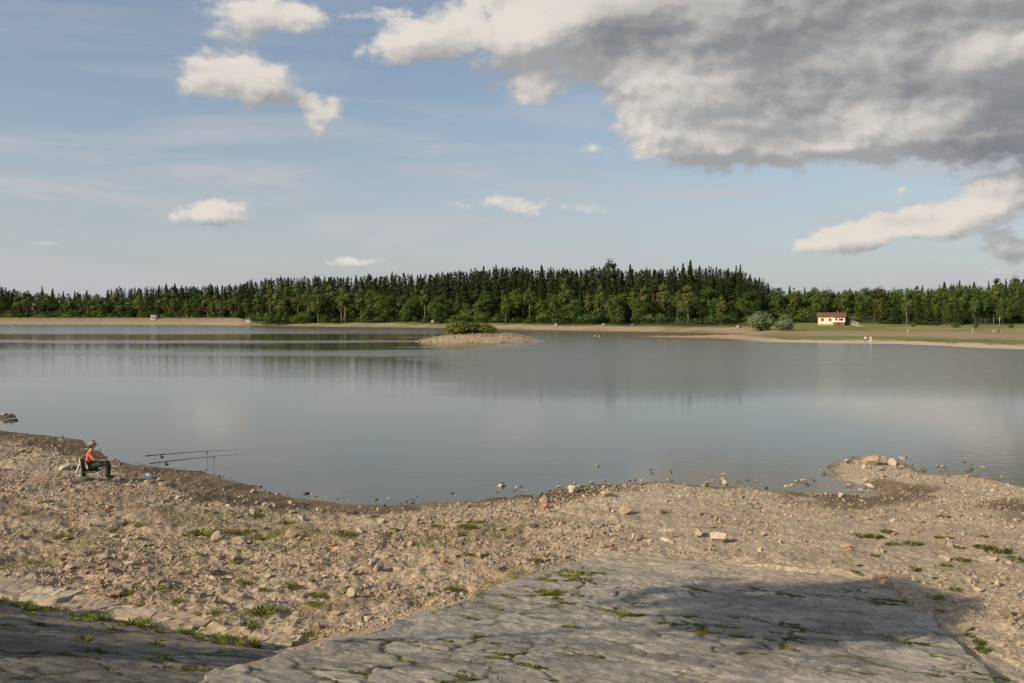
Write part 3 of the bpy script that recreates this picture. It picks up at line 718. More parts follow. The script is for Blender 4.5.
# --- rubble: tens of thousands of pebbles nobody could count
def rubble():
    Vs, Fs, Cs = [], [], []; off = 0
    tan = np.array(TAN)
    for (num, lo, hi, sub, np_) in ((60000, .025, .065, 0, 8), (24000, .06, .12, 1, 12), (6500, .11, .20, 1, 12)):
        th = rng.uniform(-.62, .62, num * 2); rr = np.sqrt(rng.uniform(10.5 ** 2, 52 ** 2, num * 2)) if hi > .1 else rng.triangular(10.5, 14, 50, num * 2)
        x = rr * np.sin(th); y = rr * np.cos(th); L = land(x, y)
        dens = .10 + .90 * smooth(.40, .60, fbm(x * .45, y * .45, 3, 81)); dens *= np.where(x > 3, .5, 1.0)
        dens *= smooth(.25, .9, L['rd']); dens = np.maximum(dens, np.exp(-((L['s'] - 1.6) / 1.3) ** 2) * .95)
        dens *= smooth(-.7, .9, L['s'])
        md = np.zeros(len(x), bool)
        for P in MUD[:3]: md |= in_poly(x, y, P)
        dens = np.where(md, dens * np.where(x > 5, .5, .28), dens)
        ok = L['near'] & ~L['inside'] & (L['v'] > V_TOE + .1) & (rng.random(len(x)) < dens) & (L['s'] > -1.0) & (L['rd'] > .04)
        x, y = x[ok][:num], y[ok][:num]; z = L['h'][ok][:num]; S = L['s'][ok][:num]; mdd = md[ok][:num]; n = len(x)
        protos = [chunk(sub, 900 + q + sub * 50, 6, .6) for q in range(np_)]
        size = lo + (hi - lo) * rng.random(n) ** 1.8; size *= (1 + .25 * smooth(30, 45, y))
        pick = rng.integers(0, np_, n); ang = rng.uniform(0, 6.28, n); sx = rng.uniform(.8, 1.25, n); sz = rng.uniform(.75, 1.3, n)
        tx = rng.normal(0, .22, n); ty = rng.normal(0, .22, n)
        cc = tan[rng.integers(0, len(tan), n)] * rng.uniform(.80, 1.12, (n, 1))
        red = rng.random(n) < .004; cc[red] = np.array([.43, .19, .11])
        wet = np.clip((1 - smooth(.0, .5, S)) + mdd * rng.uniform(0, .8, n), 0, 1)[:, None]; cc = cc * (1 - .55 * wet)
        for q in range(np_):
            k = np.where(pick == q)[0]; pv, pf = protos[q]
            if not len(k): continue
            ca, sa = np.cos(ang[k])[:, None], np.sin(ang[k])[:, None]
            X = pv[:, 0][None] * (size * sx)[k][:, None]; Y = pv[:, 1][None] * size[k][:, None]; Z = pv[:, 2][None] * (size * sz)[k][:, None]
            Zt = Z + X * tx[k][:, None] + Y * ty[k][:, None]
            W = np.stack([X * ca - Y * sa + x[k][:, None], X * sa + Y * ca + y[k][:, None], Zt + (z[k] - size[k] * .24)[:, None]], 2)
            m = len(pv); Vs.append(W.reshape(-1, 3)); Cs.append(np.repeat(cc[k], m, 0))
            Fs.append((pf[None] + (np.arange(len(k)) * m)[:, None, None] + off).reshape(-1, 3)); off += len(k) * m
    me = mesh_np("rubble", np.vstack(Vs), np.vstack(Fs), [m_rub], False, np.vstack(Cs))
    put(bpy.data.objects.new("rubble", me), None, "countless small tan pebbles and broken stones strewn over the dry shore", "rubble", None, 'stuff')
rubble()

# --- kerb slabs along the foot of the paved bank
m_kerb = stone_mat("kerb_stone_mat", [(.36, .275, .20), (.44, .35, .27), (.31, .245, .19), (.40, .31, .20)])
def kerb_slab(u, v, lu, lv, zt, seed, label):
    r = np.random.default_rng(seed); nx, ny = 14, 7
    V = []; F = []
    for j in range(ny + 1):
        for i in range(nx + 1):
            a = i / nx - .5; b = j / ny - .5
            V.append((a * lu + r.normal() * .02, b * lv + (fbm(np.array([a * 3 + seed]), np.array([b * 2.]), 3, seed)[0] - .5) * .12, .02 + (fbm(np.array([a * 4.]), np.array([b * 4. + seed]), 3, seed)[0] - .5) * .07 + r.normal() * .012))
    idx = lambda i, j: j * (nx + 1) + i
    for j in range(ny):
        for i in range(nx): F.append([idx(i, j), idx(i + 1, j), idx(i + 1, j + 1), idx(i, j + 1)])
    ring = [idx(i, 0) for i in range(nx + 1)] + [idx(nx, j) for j in range(1, ny + 1)] + [idx(i, ny) for i in range(nx - 1, -1, -1)] + [idx(0, j) for j in range(ny - 1, 0, -1)]
    n0 = len(V)
    for q in ring: x_, y_, z_ = V[q]; V.append((x_ * 1.03, y_ * 1.06, z_ - .22))
    for q in range(len(ring)): q2 = (q + 1) % len(ring); F.append([ring[q], n0 + q, n0 + q2, ring[q2]])
    o = bpy.data.objects.new("kerb_slab", mesh_np("kerb_slab", np.array(V), F, [m_pale if "palest" in label else m_kerb], False))
    X, Y = xy(u, v); o.location = (X, Y, zt); o.rotation_euler = (R(r.uniform(-4, 5)), R(r.uniform(-3, 3)), math.atan2(EU[1], EU[0]) + R(r.uniform(-9, 9)))
    put(o, None, label, "kerb stone", "kerb slabs along the foot of the paved bank")
kl = ["worn kerb slab at the foot of the paved bank, first from the left edge of the row", "kerb slab at the foot of the paved bank, second from the left, left of the pale one", "pale whitish kerb slab at the foot of the bank, palest of the row",
      "kerb slab just right of the pale whitish one at the foot of the bank", "largest of the kerb slabs right of the pale one, in the middle of the row", "kerb slab right of the large middle one at the foot of the bank",
      "kerb slab last but one of the row towards the ramp", "half-buried kerb slab nearest the ramp, last of the row"]
uu = -16.2
for i, lab in enumerate(kl):
    lu = [1.35, 1.15, 1.05, .95, 1.25, 1.0, .95, 1.0, .9][i] * .97
    zt = 1.30 + .02 * (i % 3) + (.02 if i > 6 else 0)
    kerb_slab(uu + lu / 2, 11.95 - i * .115, lu * .92, .58 + .1 * (i % 2), max(zt, H(*xy(uu + lu / 2, 11.95 - i * .115)) + .05) + .06, 40 + i, lab); uu += lu

# ------------------------------------------------------------------ leaves and plants
def leaf_mat(name, cols, trans=.28, rough=.75, spec=.10):
    m, t, b, out = new_mat(name)
    rnd = t.node('ShaderNodeObjectInfo').outputs['Random']
    rp = t.node('ShaderNodeValToRGB'); cr = rp.color_ramp
    while len(cr.elements) < len(cols): cr.elements.new(.5)
    for i, (e, cc) in enumerate(zip(cr.elements, cols)): e.position = i / (len(cols) - 1); e.color = c4(cc)
    t.l.new(rnd, rp.inputs[0])
    pos = t.node('ShaderNodeTexCoord').outputs['Object']
    isl = t.node('ShaderNodeNewGeometry').outputs['Random Per Island']
    mul = t.m('MULTIPLY', t.ss(t.noise(pos, .55, 4), .3, .7, .72, 1.28), t.ss(isl, 0, 1, .70, 1.30))
    col = t.vm('SCALE', rp.outputs[0], scale=mul)
    t.set(b.inputs['Base Color'], col); t.set(b.inputs['Roughness'], rough); b.inputs['Specular IOR Level'].default_value = spec
    tr = t.node('ShaderNodeBsdfTranslucent'); t.set(tr.inputs[0], t.vm('MULTIPLY', col, (1.2, 1.25, .7)))
    mx = t.node('ShaderNodeMixShader', {0: trans}); t.l.new(b.outputs[0], mx.inputs[1]); t.l.new(tr.outputs[0], mx.inputs[2]); t.l.new(mx.outputs[0], out.inputs['Surface'])
    return m
m_spruce = leaf_mat("spruce_needles", [(.024, .038, .010), (.032, .048, .012), (.038, .052, .014), (.028, .040, .013)], .10, .8, .08)
m_pine = leaf_mat("pine_needles", [(.040, .056, .024), (.045, .058, .022), (.035, .052, .025)], .12)
m_birch = leaf_mat("birch_leaves", [(.085, .120, .030), (.135, .162, .040), (.165, .165, .055), (.100, .135, .034), (.145, .148, .060)], .28)
m_oak = leaf_mat("broad_leaves", [(.046, .080, .020), (.105, .155, .032), (.066, .108, .026), (.130, .168, .040), (.056, .092, .024), (.09, .130, .036)], .28)
m_willow = leaf_mat("willow_leaves", [(.165, .195, .095), (.15, .18, .085)], .22)
m_reed = leaf_mat("island_shrub_leaves", [(.19, .20, .05), (.17, .19, .045)], .30)
m_weed = leaf_mat("weed_leaves", [(.17, .20, .046), (.25, .235, .065), (.19, .215, .056), (.27, .245, .08), (.15, .19, .052)], .36)
m_bark = simple_mat("dark_bark", (.085, .068, .052), .9, .3, 3, bump=.05); m_barkr = simple_mat("pine_bark", (.21, .115, .065), .9, .3, 2, bump=.05); m_barkb = simple_mat("birch_bark", (.30, .27, .22), .8, .3, 2)

def quads(cent, size, rg, updown=.6, aspect=.75, dirs=None, nrm=None):
    """one bent leaf clump face per centre: returns V, F"""
    n = len(cent); a = rg.normal(size=(n, 3)); a /= np.linalg.norm(a, axis=1)[:, None]
    if dirs is not None: a = a * .55 + dirs; a /= np.linalg.norm(a, axis=1)[:, None]
    nn = rg.normal(size=(n, 3)); nn[:, 2] = np.abs(nn[:, 2]) + updown
    if nrm is not None: nn = rg.normal(size=(n, 3)) * .55 + nrm * 1.25 + np.array([0, 0, .15])
    b = np.cross(nn, a); b /= np.linalg.norm(b, axis=1)[:, None] + 1e-9
    if nrm is not None: a = np.cross(b, nn); a /= np.linalg.norm(a, axis=1)[:, None] + 1e-9
    s = np.asarray(size).reshape(-1, 1)
    a = a * s * .5; b = b * s * .5 * aspect
    k1 = rg.uniform(.5, 1.1, (n, 1)); k2 = rg.uniform(.5, 1.1, (n, 1)); dz = np.zeros((n, 3)); dz[:, 2:] = -s * rg.uniform(.0, .22, (n, 1))
    V = np.stack([cent - a, cent - b * k1 + dz * .5, cent + a + dz, cent + b * k2 + dz * .3], 1).reshape(-1, 3)
    F = np.arange(n * 4).reshape(n, 4); return V, F
def tree_trunk(h, r0, seed, limbs=0, lo=.35, spread=.3, lean=.02):
    rg = random.Random(seed); mb = MB(); pts = []; rad = []
    for i in range(9):
        f = i / 8; pts.append((math.sin(f * 3 + seed) * lean * h * f, math.cos(f * 2.3 + seed) * lean * h * f, f * h)); rad.append(max(.02, r0 * (1.25 if i == 0 else 1) * (1 - f * .92)))
    mb.tube(pts, rad, 7)
    for k in range(limbs):
        f = rg.uniform(lo, .88); i = int(f * 8); p = Vector(pts[i]).lerp(Vector(pts[min(8, i + 1)]), f * 8 - i); an = rg.uniform(0, 6.28); L = h * spread * rg.uniform(.6, 1.0) * (1.15 - f * .6)
        e = p + Vector((math.cos(an) * L, math.sin(an) * L, L * rg.uniform(.4, .9))); m_ = p.lerp(e, .5) + Vector((0, 0, -L * .08))
        rr = r0 * (1 - f * .9) * .5; mb.tube([p, m_, e], [rr, rr * .65, rr * .2], 5)
    return mb
def spruce_crown(h, r, seed, lo=.1, n_wh=26, per=8, shape=.85):
    rg = np.random.default_rng(seed); n = n_wh * per * 5
    q = rg.random(n) ** 1.35; t = lo + (1 - lo) * q; f = 1 - q                       # more boughs low down
    an = rg.uniform(0, 6.283, n); lob = 1 + .22 * np.sin(an * 3 + t * 40) + .15 * np.sin(t * 70 + seed)
    rad = (r * f ** shape * lob + .10); g = rg.random(n) ** .55
    rr = rad * g; z = t * h - rr * .34 + rg.normal(0, .12, n)
    C = np.stack([np.cos(an) * rr, np.sin(an) * rr, z], 1); S = (.62 + .80 * f) * (1.1 - .4 * g) * 1.35
    D = np.stack([np.cos(an), np.sin(an), np.full(n, -.45)], 1)
    C = np.vstack([C, [[0, 0, h * .99], [0, 0, h * .965], [0, 0, h * .94]]]); S = np.concatenate([S, [.7, .9, 1.0]]); D = np.vstack([D, [[0, 0, 1.5]] * 3])
    N = np.stack([C[:, 0], C[:, 1], np.full(len(C), .9)], 1); N[:, :2] /= np.linalg.norm(N[:, :2], axis=1)[:, None] + .15; N /= np.linalg.norm(N, axis=1)[:, None]
    return quads(C, S, rg, .5, .74, D, N)
def leafy_crown(h, r, seed, lo=.25, clumps=34, per=60, leaf=.62, top=1.0, bulge=.55, clump_r=.30):
    rg = np.random.default_rng(seed); C = []; S = []; NN = []
    zc = h * (lo + 1) / 2; hz = h * (1 - lo) / 2
    for c in range(clumps):
        d = rg.normal(size=3); d /= np.linalg.norm(d); q = rg.uniform(.35, 1.0) ** .6
        zz = zc + d[2] * hz * q * .86; f = (zz - h * lo) / (h * (1 - lo)); prof = math.sin(math.pi * min(1, max(.0, f)) ** bulge) ** .6 if 0 < f < 1 else .2
        cx, cy = d[0] * r * q * max(.35, prof), d[1] * r * q * max(.35, prof)
        cr = r * clump_r * rg.uniform(.65, 1.35); n = int(per * rg.uniform(.7, 1.3))
        p = rg.normal(size=(n, 3)); p /= np.linalg.norm(p, axis=1)[:, None]; p *= (rg.uniform(.25, 1, (n, 1)) ** .5) * cr * np.array([1.15, 1.15, .85])
        C.append(p + np.array([cx, cy, zz])); S.append(leaf * rg.uniform(.65, 1.3, n)); o_ = np.array([cx / r, cy / r, (zz - zc) / hz]); NN.append(p / (np.linalg.norm(p, axis=1)[:, None] + 1e-6) * .75 + o_ * .8)
    return quads(np.vstack(C), np.concatenate(S), rg, .35, .8, None, np.vstack(NN))
class Kind:
    def __init__(s, name, h, crown, trunk, mat, bark):
        s.name = name; s.h = h; V, F = crown; s.crown = mesh_np("crown", V, F, [mat], True)
        tm = trunk; s.trunk = mesh_np("trunk", np.array(tm.V), tm.F, [bark], True)
def plant(kind, x, y, hgt, label, cat, group, widen=1.0, z=None):
    z = H(x, y) if z is None else z
    k = hgt / kind.h; root = empty(kind.name, (x, y, z - .15), random.uniform(0, 6.28), label, cat, group); root.scale = (k * widen, k * widen, k)
    o = bpy.data.objects.new("trunk", kind.trunk); o.parent = root; COL.objects.link(o)
    o = bpy.data.objects.new("crown", kind.crown); o.parent = root; COL.objects.link(o)
    return root
SPR = [Kind("spruce_tree", 24, spruce_crown(24, r, 1000 + i, lo, 30, 8, sh), tree_trunk(23, .24, i, lean=.004), m_spruce, m_bark) for i, (r, lo, sh) in enumerate([(4.6, .10, .9), (5.2, .12, 1.0), (4.2, .16, .85), (5.0, .06, 1.0), (4.4, .22, .8)])]
PIN = [Kind("pine_tree", 22, leafy_crown(22, 3.0, 1100 + i, lo, 22, 46, .7, clump_r=.36), tree_trunk(21, .24, 40 + i, 6, .6, .12, .008), m_pine, m_barkr) for i, lo in enumerate([.52, .42, .6])]
BIR = [Kind("birch_tree", 18, leafy_crown(18, r, 1200 + i, lo, 34, 56, .55, bulge=.75, clump_r=.30), tree_trunk(17, .16, 60 + i, 6, .4, .15, .012), m_birch, m_barkb) for i, (r, lo) in enumerate([(3.0, .16), (2.5, .24), (3.5, .12)])]
OAK = [Kind("broadleaf_tree", 15, leafy_crown(15, r, 1300 + i, lo, 46, 62, .62, bulge=.6, clump_r=.28), tree_trunk(13, .26, 80 + i, 8, .25, .25, .015), m_oak, m_bark) for i, (r, lo) in enumerate([(5.2, .06), (4.6, .10), (5.8, .04), (4.2, .14)])]
WIL = [Kind("willow_bush", 6, leafy_crown(6, r, 1400 + i, .0, 60, 80, .42, bulge=.3, clump_r=.34), tree_trunk(4.6, .12, 95 + i, 7, .1, .3), m_willow, m_bark) for i, r in enumerate([3.8, 3.4])]
SHR = [Kind("shrub", 3, leafy_crown(3, 2.0, 1500 + i, .0, 22, 46, .30, bulge=.5, clump_r=.34), tree_trunk(2.2, .06, 110 + i, 5, .1, .3), m_oak, m_bark) for i in range(2)]

# skyline and shore front of the wood, surveyed along the frame
sky_px = [-60, 0, 60, 110, 160, 230, 300, 360, 420, 470, 512, 560, 610, 660, 700, 740, 762, 780, 800, 830, 870, 930, 980, 1024, 1090]
sky_py = [279, 281, 289, 288, 285, 279, 276, 275, 271, 268.5, 266, 267.5, 265.5, 266, 264.5, 269, 278, 284, 285, 286, 284, 281, 279, 277, 276]
def skyline(px): return float(np.interp(px, sky_px, sky_py))
front_Y = lambda px: float(np.interp(px, [-60, 0, 150, 240, 270, 330, 400, 480, 560, 640, 720, 760, 800, 850, 900, 960, 1040], [690, 685, 675, 655, 545, 522, 505, 455, 405, 380, 362, 350, 352, 350, 335, 318, 305]))
zone = lambda px: ("behind the far dam at the left" if px < 245 else "on the shore left of the island" if px < 420 else "behind the island" if px < 560 else "between the island and the willow bushes" if px < 745 else "behind the cream cottage" if px < 875 else "above the lawn at the right")
n_con = 0
def conifer(px, Y, top_py, kinds=None):
    global n_con
    x, y = at_depth(px, Y); z = H(x, y); top = EYE + (HORIZON - top_py) / FPX * Y
    hgt = max(9.0, top - z); pine = random.random() < (.16 if px < 780 else .30)
    k = random.choice(PIN if pine else SPR)
    row = "in the dark wood " + zone(px)
    plant(k, x, y, hgt, ("bare-stemmed pine " if pine else "dark pointed spruce ") + row, "tree", ("pines " if pine else "spruces ") + zone(px), random.uniform(.75, 1.25), z); n_con += 1
# rows of conifers: each row stands a little deeper and a little higher
for row, (dY, dpy, step) in enumerate([(14, 13, 9.5), (34, 6, 9.0), (60, 1.5, 8.6)]):
    px = -30
    while px < 1050:
        jit = random.uniform(-.35, .35) * step
        Y = front_Y(px + jit) + dY + random.uniform(-7, 7)
        t = skyline(px + jit) + dpy + random.gauss(0, 2.3) + (float(fbm(np.array([px * .035]), np.array([row * 3.]), 3, 5)[0]) - .5) * 9 + 1
        if not (765 < px < 870 and row < 2) and not (px > 770 and row < 2 and random.random() < .5) and not (px < 120 and random.random() < .4): conifer(px + jit, Y, t + (random.uniform(0, 4) if random.random() < .2 else 0))
        px += step * random.uniform(.8, 1.2)
conifer(610, front_Y(610) + 55, 257.5); conifer(690, front_Y(690) + 60, 260); conifer(740, front_Y(740) + 55, 264)
# leafy front
def leafy(px, base_dY, top_py, kinds, wid, what):
    Y = front_Y(px) + base_dY; x, y = at_depth(px, Y); z = H(x, y); top = EYE + (HORIZON - top_py) / FPX * Y
    plant(random.choice(kinds), x, y, max(3.0, top - z), what + " " + zone(px), "tree", what + " group " + zone(px), wid, z)
px = -20
while px < 760:
    if px < 250: tp = random.uniform(281, 296); ks = BIR + OAK[:2] + BIR
    elif px < 350: tp = random.uniform(277, 292); ks = BIR + OAK[1:2]
    elif px < 560: tp = random.uniform(281, 298); ks = OAK + BIR[:1]
    else: tp = random.uniform(276, 300); ks = BIR + OAK[:2]
    k = random.choice(ks)
    leafy(px, random.uniform(-7, 11), max(tp, skyline(px) + 3) + (3 if k in OAK else 0), [k], random.uniform(.85, 1.15) * (1.15 if px < 250 else 1), "slender light green birch" if k in BIR else "rounded green broadleaf tree")
    px += random.uniform(7, 13) if px < 560 else random.uniform(8, 14)
px = 772
while px < 1045:                                             # mixed leafy trees on the rise at the right
    k = random.choice(OAK + OAK + BIR); leafy(px, random.uniform(14, 48) if px < 880 else random.uniform(4, 22), skyline(px) + random.uniform(0, 8), [k], random.uniform(.75, 1.0), "slender light green birch" if k in BIR else "rounded green broadleaf tree")
    px += random.uniform(6, 11)
# undergrowth along the wood's foot
px = -20
while px < 770:
    leafy(px, random.uniform(-12, -2), random.uniform(308, 317), SHR, random.uniform(1.0, 1.6), "low dark shrub at the wood's foot"); px += random.uniform(9, 20)
# notable single trees
def single(px, Y, top_py, kind, wid, label, cat="tree"):
    x, y = at_depth(px, Y); z = H(x, y); plant(kind, x, y, EYE + (HORIZON - top_py) / FPX * Y - z, label, cat, None, wid, z)
single(384, 500, 292, OAK[0], 1.05, "big round bright green tree on the shore left of the island")
single(412, 498, 293, OAK[2], .9, "dark green round tree right beside the big bright green one")
single(440, 470, 292, OAK[1], 1.1, "light green spreading tree just behind the left end of the island")
single(487, 445, 289, OAK[3], 1.1, "green tree behind the right end of the island's bush")
single(508, 440, 291, OAK[0], .8, "broad green tree behind the right part of the island")
single(688, 360, 281, BIR[2], 1.25, "tall yellowish-green birch with a sunlit trunk, right of the wood's middle")
single(644, 374, 282, BIR[1], 1.0, "thin tall pale birch among the spruces right of the island")
single(660, 366, 311, OAK[2], 1.0, "low dense bright green bush at the wood's foot below the thin birch", "bush")
single(187, 655, 296, BIR[1], .8, "small birch with a white trunk behind the far dam, right of the intake tower")
single(345, 512, 281, BIR[0], 1.2, "tall light green birch, tallest on the shore left of the island")
single(318, 520, 283, BIR[2], 1.1, "light green birch with two neighbours, left of the tallest birch")
for px_, py_, hp, kd, wid, lab in [(762, 330.5, 21.5, WIL[0], 1.2, "pale grey-green round willow bush, larger of the two left of the cottage"), (785, 330.5, 16.5, WIL[1], 1.15, "pale grey-green willow bush, smaller and nearer the cottage")]:
    x, y, z = meet(px_, py_); plant(kd, x, y, hp / FPX * y, lab, "bush", None, wid, z)
# trees round the cottage
for px, dY, tp, k, w, lab in [(776, 8, 300, OAK[1], 1.1, "dark round tree above the two willow bushes"), (795, 25, 287, OAK[0], 1.0, "leafy tree left behind the cottage, first of four"), (812, 20, 285, OAK[3], 1.1, "leafy tree straight behind the cottage's left end"),
                            (830, 26, 284, OAK[2], .9, "green broad tree straight behind the cottage's roof"), (846, 16, 288, OAK[1], .9, "green tree behind the cottage's right annex"), (864, 8, 283, OAK[0], .75, "dark tall leafy tree right of the cottage"),
                            (802, 6, 306, SHR[0], 1.6, "low bushy shrub left behind the cottage"), (858, -2, 312, SHR[1], 1.2, "shrub at the right end of the cottage by the steps"), (780, 12, 308, SHR[0], 2.2, "wide shrub above the smaller willow bush")]:
    Y = 352 + dY; single(px, Y, tp, k, w, lab, "bush" if k in SHR else "tree")
for px, Y, tp, lab in [(874, 352, 287, "reddish-stemmed pine right of the cottage, left of two"), (880, 350, 285, "reddish-stemmed pine right of the cottage, right of two")]: single(px, Y, tp, PIN[2], .8, lab)
# front of the right-hand wood
px = 884
while px < 1050:
    k = random.choice(OAK[1:] + SPR[:2] + SPR[3:4] + BIR[:1] + OAK[:1])
    Y = front_Y(px) + random.uniform(-6, 6); x, y = at_depth(px, Y); z = H(x, y)
    tp = random.uniform(287, 301)
    lab = "dark spruce at the lawn's upper edge in the right-hand wood" if k in SPR else "dark green leafy tree at the lawn's upper edge in the right-hand wood"
    plant(k, x, y, EYE + (HORIZON - tp) / FPX * Y - z, lab, "tree", "spruces at the lawn's edge" if k in SPR else "leafy trees at the lawn's edge", random.uniform(.8, 1.05) * (.8 if k in OAK else 1.1), z); px += random.uniform(8, 13)
for i, (px, py) in enumerate([(913, 327), (937, 326), (956, 328), (976, 328), (1011, 328), (889, 324)]):
    x, y, z = meet(px, py); plant(SHR[i % 2], x, y, random.uniform(1.5, 2.4), "small dark shrub standing alone on the right-hand lawn", "bush", "small shrubs on the right-hand lawn", .8, z)
# rest of the wood, one mass behind the front rows
def far_wood():
    Vs, Fs, off = [], [], 0
    base = [spruce_crown(22, 5.4, 1800 + i, .05, 13, 5, .8) for i in range(5)]
    n = 1500; px = rng.uniform(-120, 1150, n); dY = rng.uniform(70, 230, n)
    fy = np.array([front_Y(p) for p in px]); Y = fy + dY; x = (px - 512) / FPX * Y; z = land(x, Y)['h']
    tp = np.interp(px, sky_px, sky_py) + 4.0 + rng.normal(0, 1.8, n) + (fbm(px * .05, px * 0 + 4, 3, 8) - .5) * 6 + smooth(755, 790, px) * 5 + smooth(130, 60, px) * 4
    top = EYE + (HORIZON - tp) / FPX * Y; hg = np.clip(top - z, 7, 30)
    for i in range(n):
        V, F = base[i % 5]; k = hg[i] / 22; a = rng.uniform(0, 6.28); c, s_ = math.cos(a), math.sin(a)
        W = np.stack([(V[:, 0] * c - V[:, 1] * s_) * k * 1.15 + x[i], (V[:, 0] * s_ + V[:, 1] * c) * k * 1.15 + Y[i], V[:, 2] * k + z[i]], 1)
        Vs.append(W); Fs.append(F + off); off += len(V)
    put(bpy.data.objects.new("far_wood", mesh_np("far_wood", np.vstack(Vs), np.vstack(Fs), [m_spruce], True)), None, "dark mass of spruce wood filling the slope behind the front trees", "wood", None, 'stuff')
far_wood()
# island bush
for px, dd, tp, wid, lab in [(459, 0, 319.5, 1.35, "dense green bush on the stony island, left and tallest part"), (474, 2, 320.5, 1.3, "dense green bush on the island, middle one of three"), (487, 1, 322.5, 1.15, "lower green bush on the island, right of three")]:
    Y = 220 + dd; x, y = at_depth(px, Y); z = H(x, y)
    k = Kind("island_bush", 3, leafy_crown(3, 1.75, 1600 + px, .0, 60, 44, .26, bulge=.35, clump_r=.30), tree_trunk(2.2, .05, px, 6, .1, .35), m_reed, m_bark)
    plant(k, x, y, (EYE + (HORIZON - tp) / FPX * Y - z), lab, "bush", None, 1.5 * wid, z)
# trees on the crest behind, outside the frame: they shade the paving
for i, (u, v, hg, kd, wd) in enumerate([(-31, -.2, 4.7, OAK[2], 1.3), (-27, .1, 4.4, OAK[0], 1.4), (-23.2, -.2, 4.6, OAK[1], 1.5), (-19.8, .2, 4.3, OAK[2], 1.35), (-16.6, -.1, 4.2, OAK[0], 1.2), (-13.8, .1, 4.0, OAK[3], 1.3)]):
    X, Y = xy(u, v); plant(kd, X, Y, hg, "low leafy tree in the row on the dam crest, outside the frame", "tree", "row of low trees on the dam crest", wd, 4.6)
X, Y = -15.05, 2.45
plant(Kind("lone_tree", 12, leafy_crown(12, 2.4, 1777, .80, 28, 85, .5, bulge=.5, clump_r=.38), tree_trunk(11, .2, 5, 7, .4, .2), m_oak, m_bark), X, Y, 10.8, "tall leafy tree on the dam crest, outside the frame", "tree", None, 1.0, 4.6)

# ------------------------------------------------------------------ weeds
def weed_mesh(seed, n=34, hgt=.22, rad=.16, blade=.05):
    rg = np.random.default_rng(seed); V = []; F = []
    for i in range(n):
        a = rg.uniform(0, 6.28); r0 = rad * rg.uniform(0, 1) ** .6; L = hgt * (1.15 - .5 * r0 / rad) * rg.uniform(.45, 1.1); out = rad * rg.uniform(.1, .5); w = blade * rg.uniform(.5, 1.1)
        p = np.array([math.cos(a) * r0, math.sin(a) * r0, -.02]); d = np.array([math.cos(a), math.sin(a), 0]) * out; s = np.array([-math.sin(a), math.cos(a), 0]) * w
        m_ = p + d * .45 + np.array([0, 0, L * .75]); e = p + d + np.array([0, 0, L]); n0 = len(V)
        V += [p - s * .3, p + s * .3, m_ + s, e, m_ - s]; F.append([n0, n0 + 1, n0 + 2, n0 + 3, n0 + 4])
    return mesh_np("weed", np.array(V), F, [m_weed], True)
WEED = [weed_mesh(i, 130, .11, .22, .013) for i in range(4)] + [weed_mesh(10 + i, 130, .17, .20, .007) for i in range(3)] + [weed_mesh(20 + i, 160, .07, .30, .012) for i in range(3)]
def weed(px, py, w, label, group, ks=(0, 1, 2, 3), flat=1.0, pos=None, name="weed", cat="weed"):
    x, y, z = meet(px, py) if pos is None else pos
    o = bpy.data.objects.new(name, WEED[random.choice(ks)]); s = w * y / FPX / .40
    o.scale = (s, s * random.uniform(.7, 1.1), s * flat * random.uniform(.8, 1.2)); o.rotation_euler = (0, 0, random.uniform(0, 6.28)); o.location = (x, y, z)
    return put(o, None, label, cat, group)
for px, py, w, lab in [(313, 638, 24, "bright green weed clump at the ramp's left edge, largest of the near beach"), (245, 628, 30, "dark green weed clump on the rubble above the last kerb slabs"), (262, 612, 26, "yellowish-green weed patch on the rubble left of the ramp"),
                       (394, 644, 20, "dark green weed on the ramp's left rim"), (352, 590, 16, "weed growing beside the round pinkish stone"), (453, 590, 14, "dark weed on the strip beside the ramp"), (535, 562, 16, "green weed just outside the ramp's far left corner"),
                       (468, 527, 14, "weed beside the broad brown stone on the middle beach"), (1000, 552, 26, "tall green weed clump on the right beach, largest there"), (985, 548, 16, "smaller weed just left of the tall clump on the right beach"),
                       (1016, 560, 18, "weed right of the tall clump at the right edge"), (960, 548, 10, "small weed on the pale right beach"), (875, 538, 16, "low weed on the beach behind the bright orange brick"), (946, 566, 9, "small weed on the beach above the flat grey slab"), (956, 590, 12, "small weed right of the ramp's far corner"),
                       (985, 651, 16, "yellowish weed at the ramp's lower right edge"), (200, 535, 26, "green weed patch left of the large brown boulder"), (262, 540, 24, "weed patch along the stones above the mud of the left bay"), (344, 535, 18, "weed on the beach edge above the mud, middle of the left bay"), (395, 530, 10, "small weed at the right end of the left bay's mud")]:
    weed(px, py, w, lab, None)
n = 0
while n < 60:
    px = random.choice([random.uniform(0, 480), random.uniform(100, 330), random.uniform(850, 1020)]); py = random.uniform(515, 655)
    x, y, z = meet(px, py); L = land(np.array([x]), np.array([y]))
    if L['inside'][0] or L['v'][0] < V_TOE + .5 or L['s'][0] < 1.5 or fbm(np.array([x * .5]), np.array([y * .5]), 3, 99)[0] < .42: continue
    weed(None, None, random.uniform(7, 17), "small green weed growing between the stones of the " + ("left" if px < 600 else "right") + " beach", "small weeds on the " + ("left" if px < 600 else "right") + " beach", pos=(x, y, z), flat=.9); n += 1
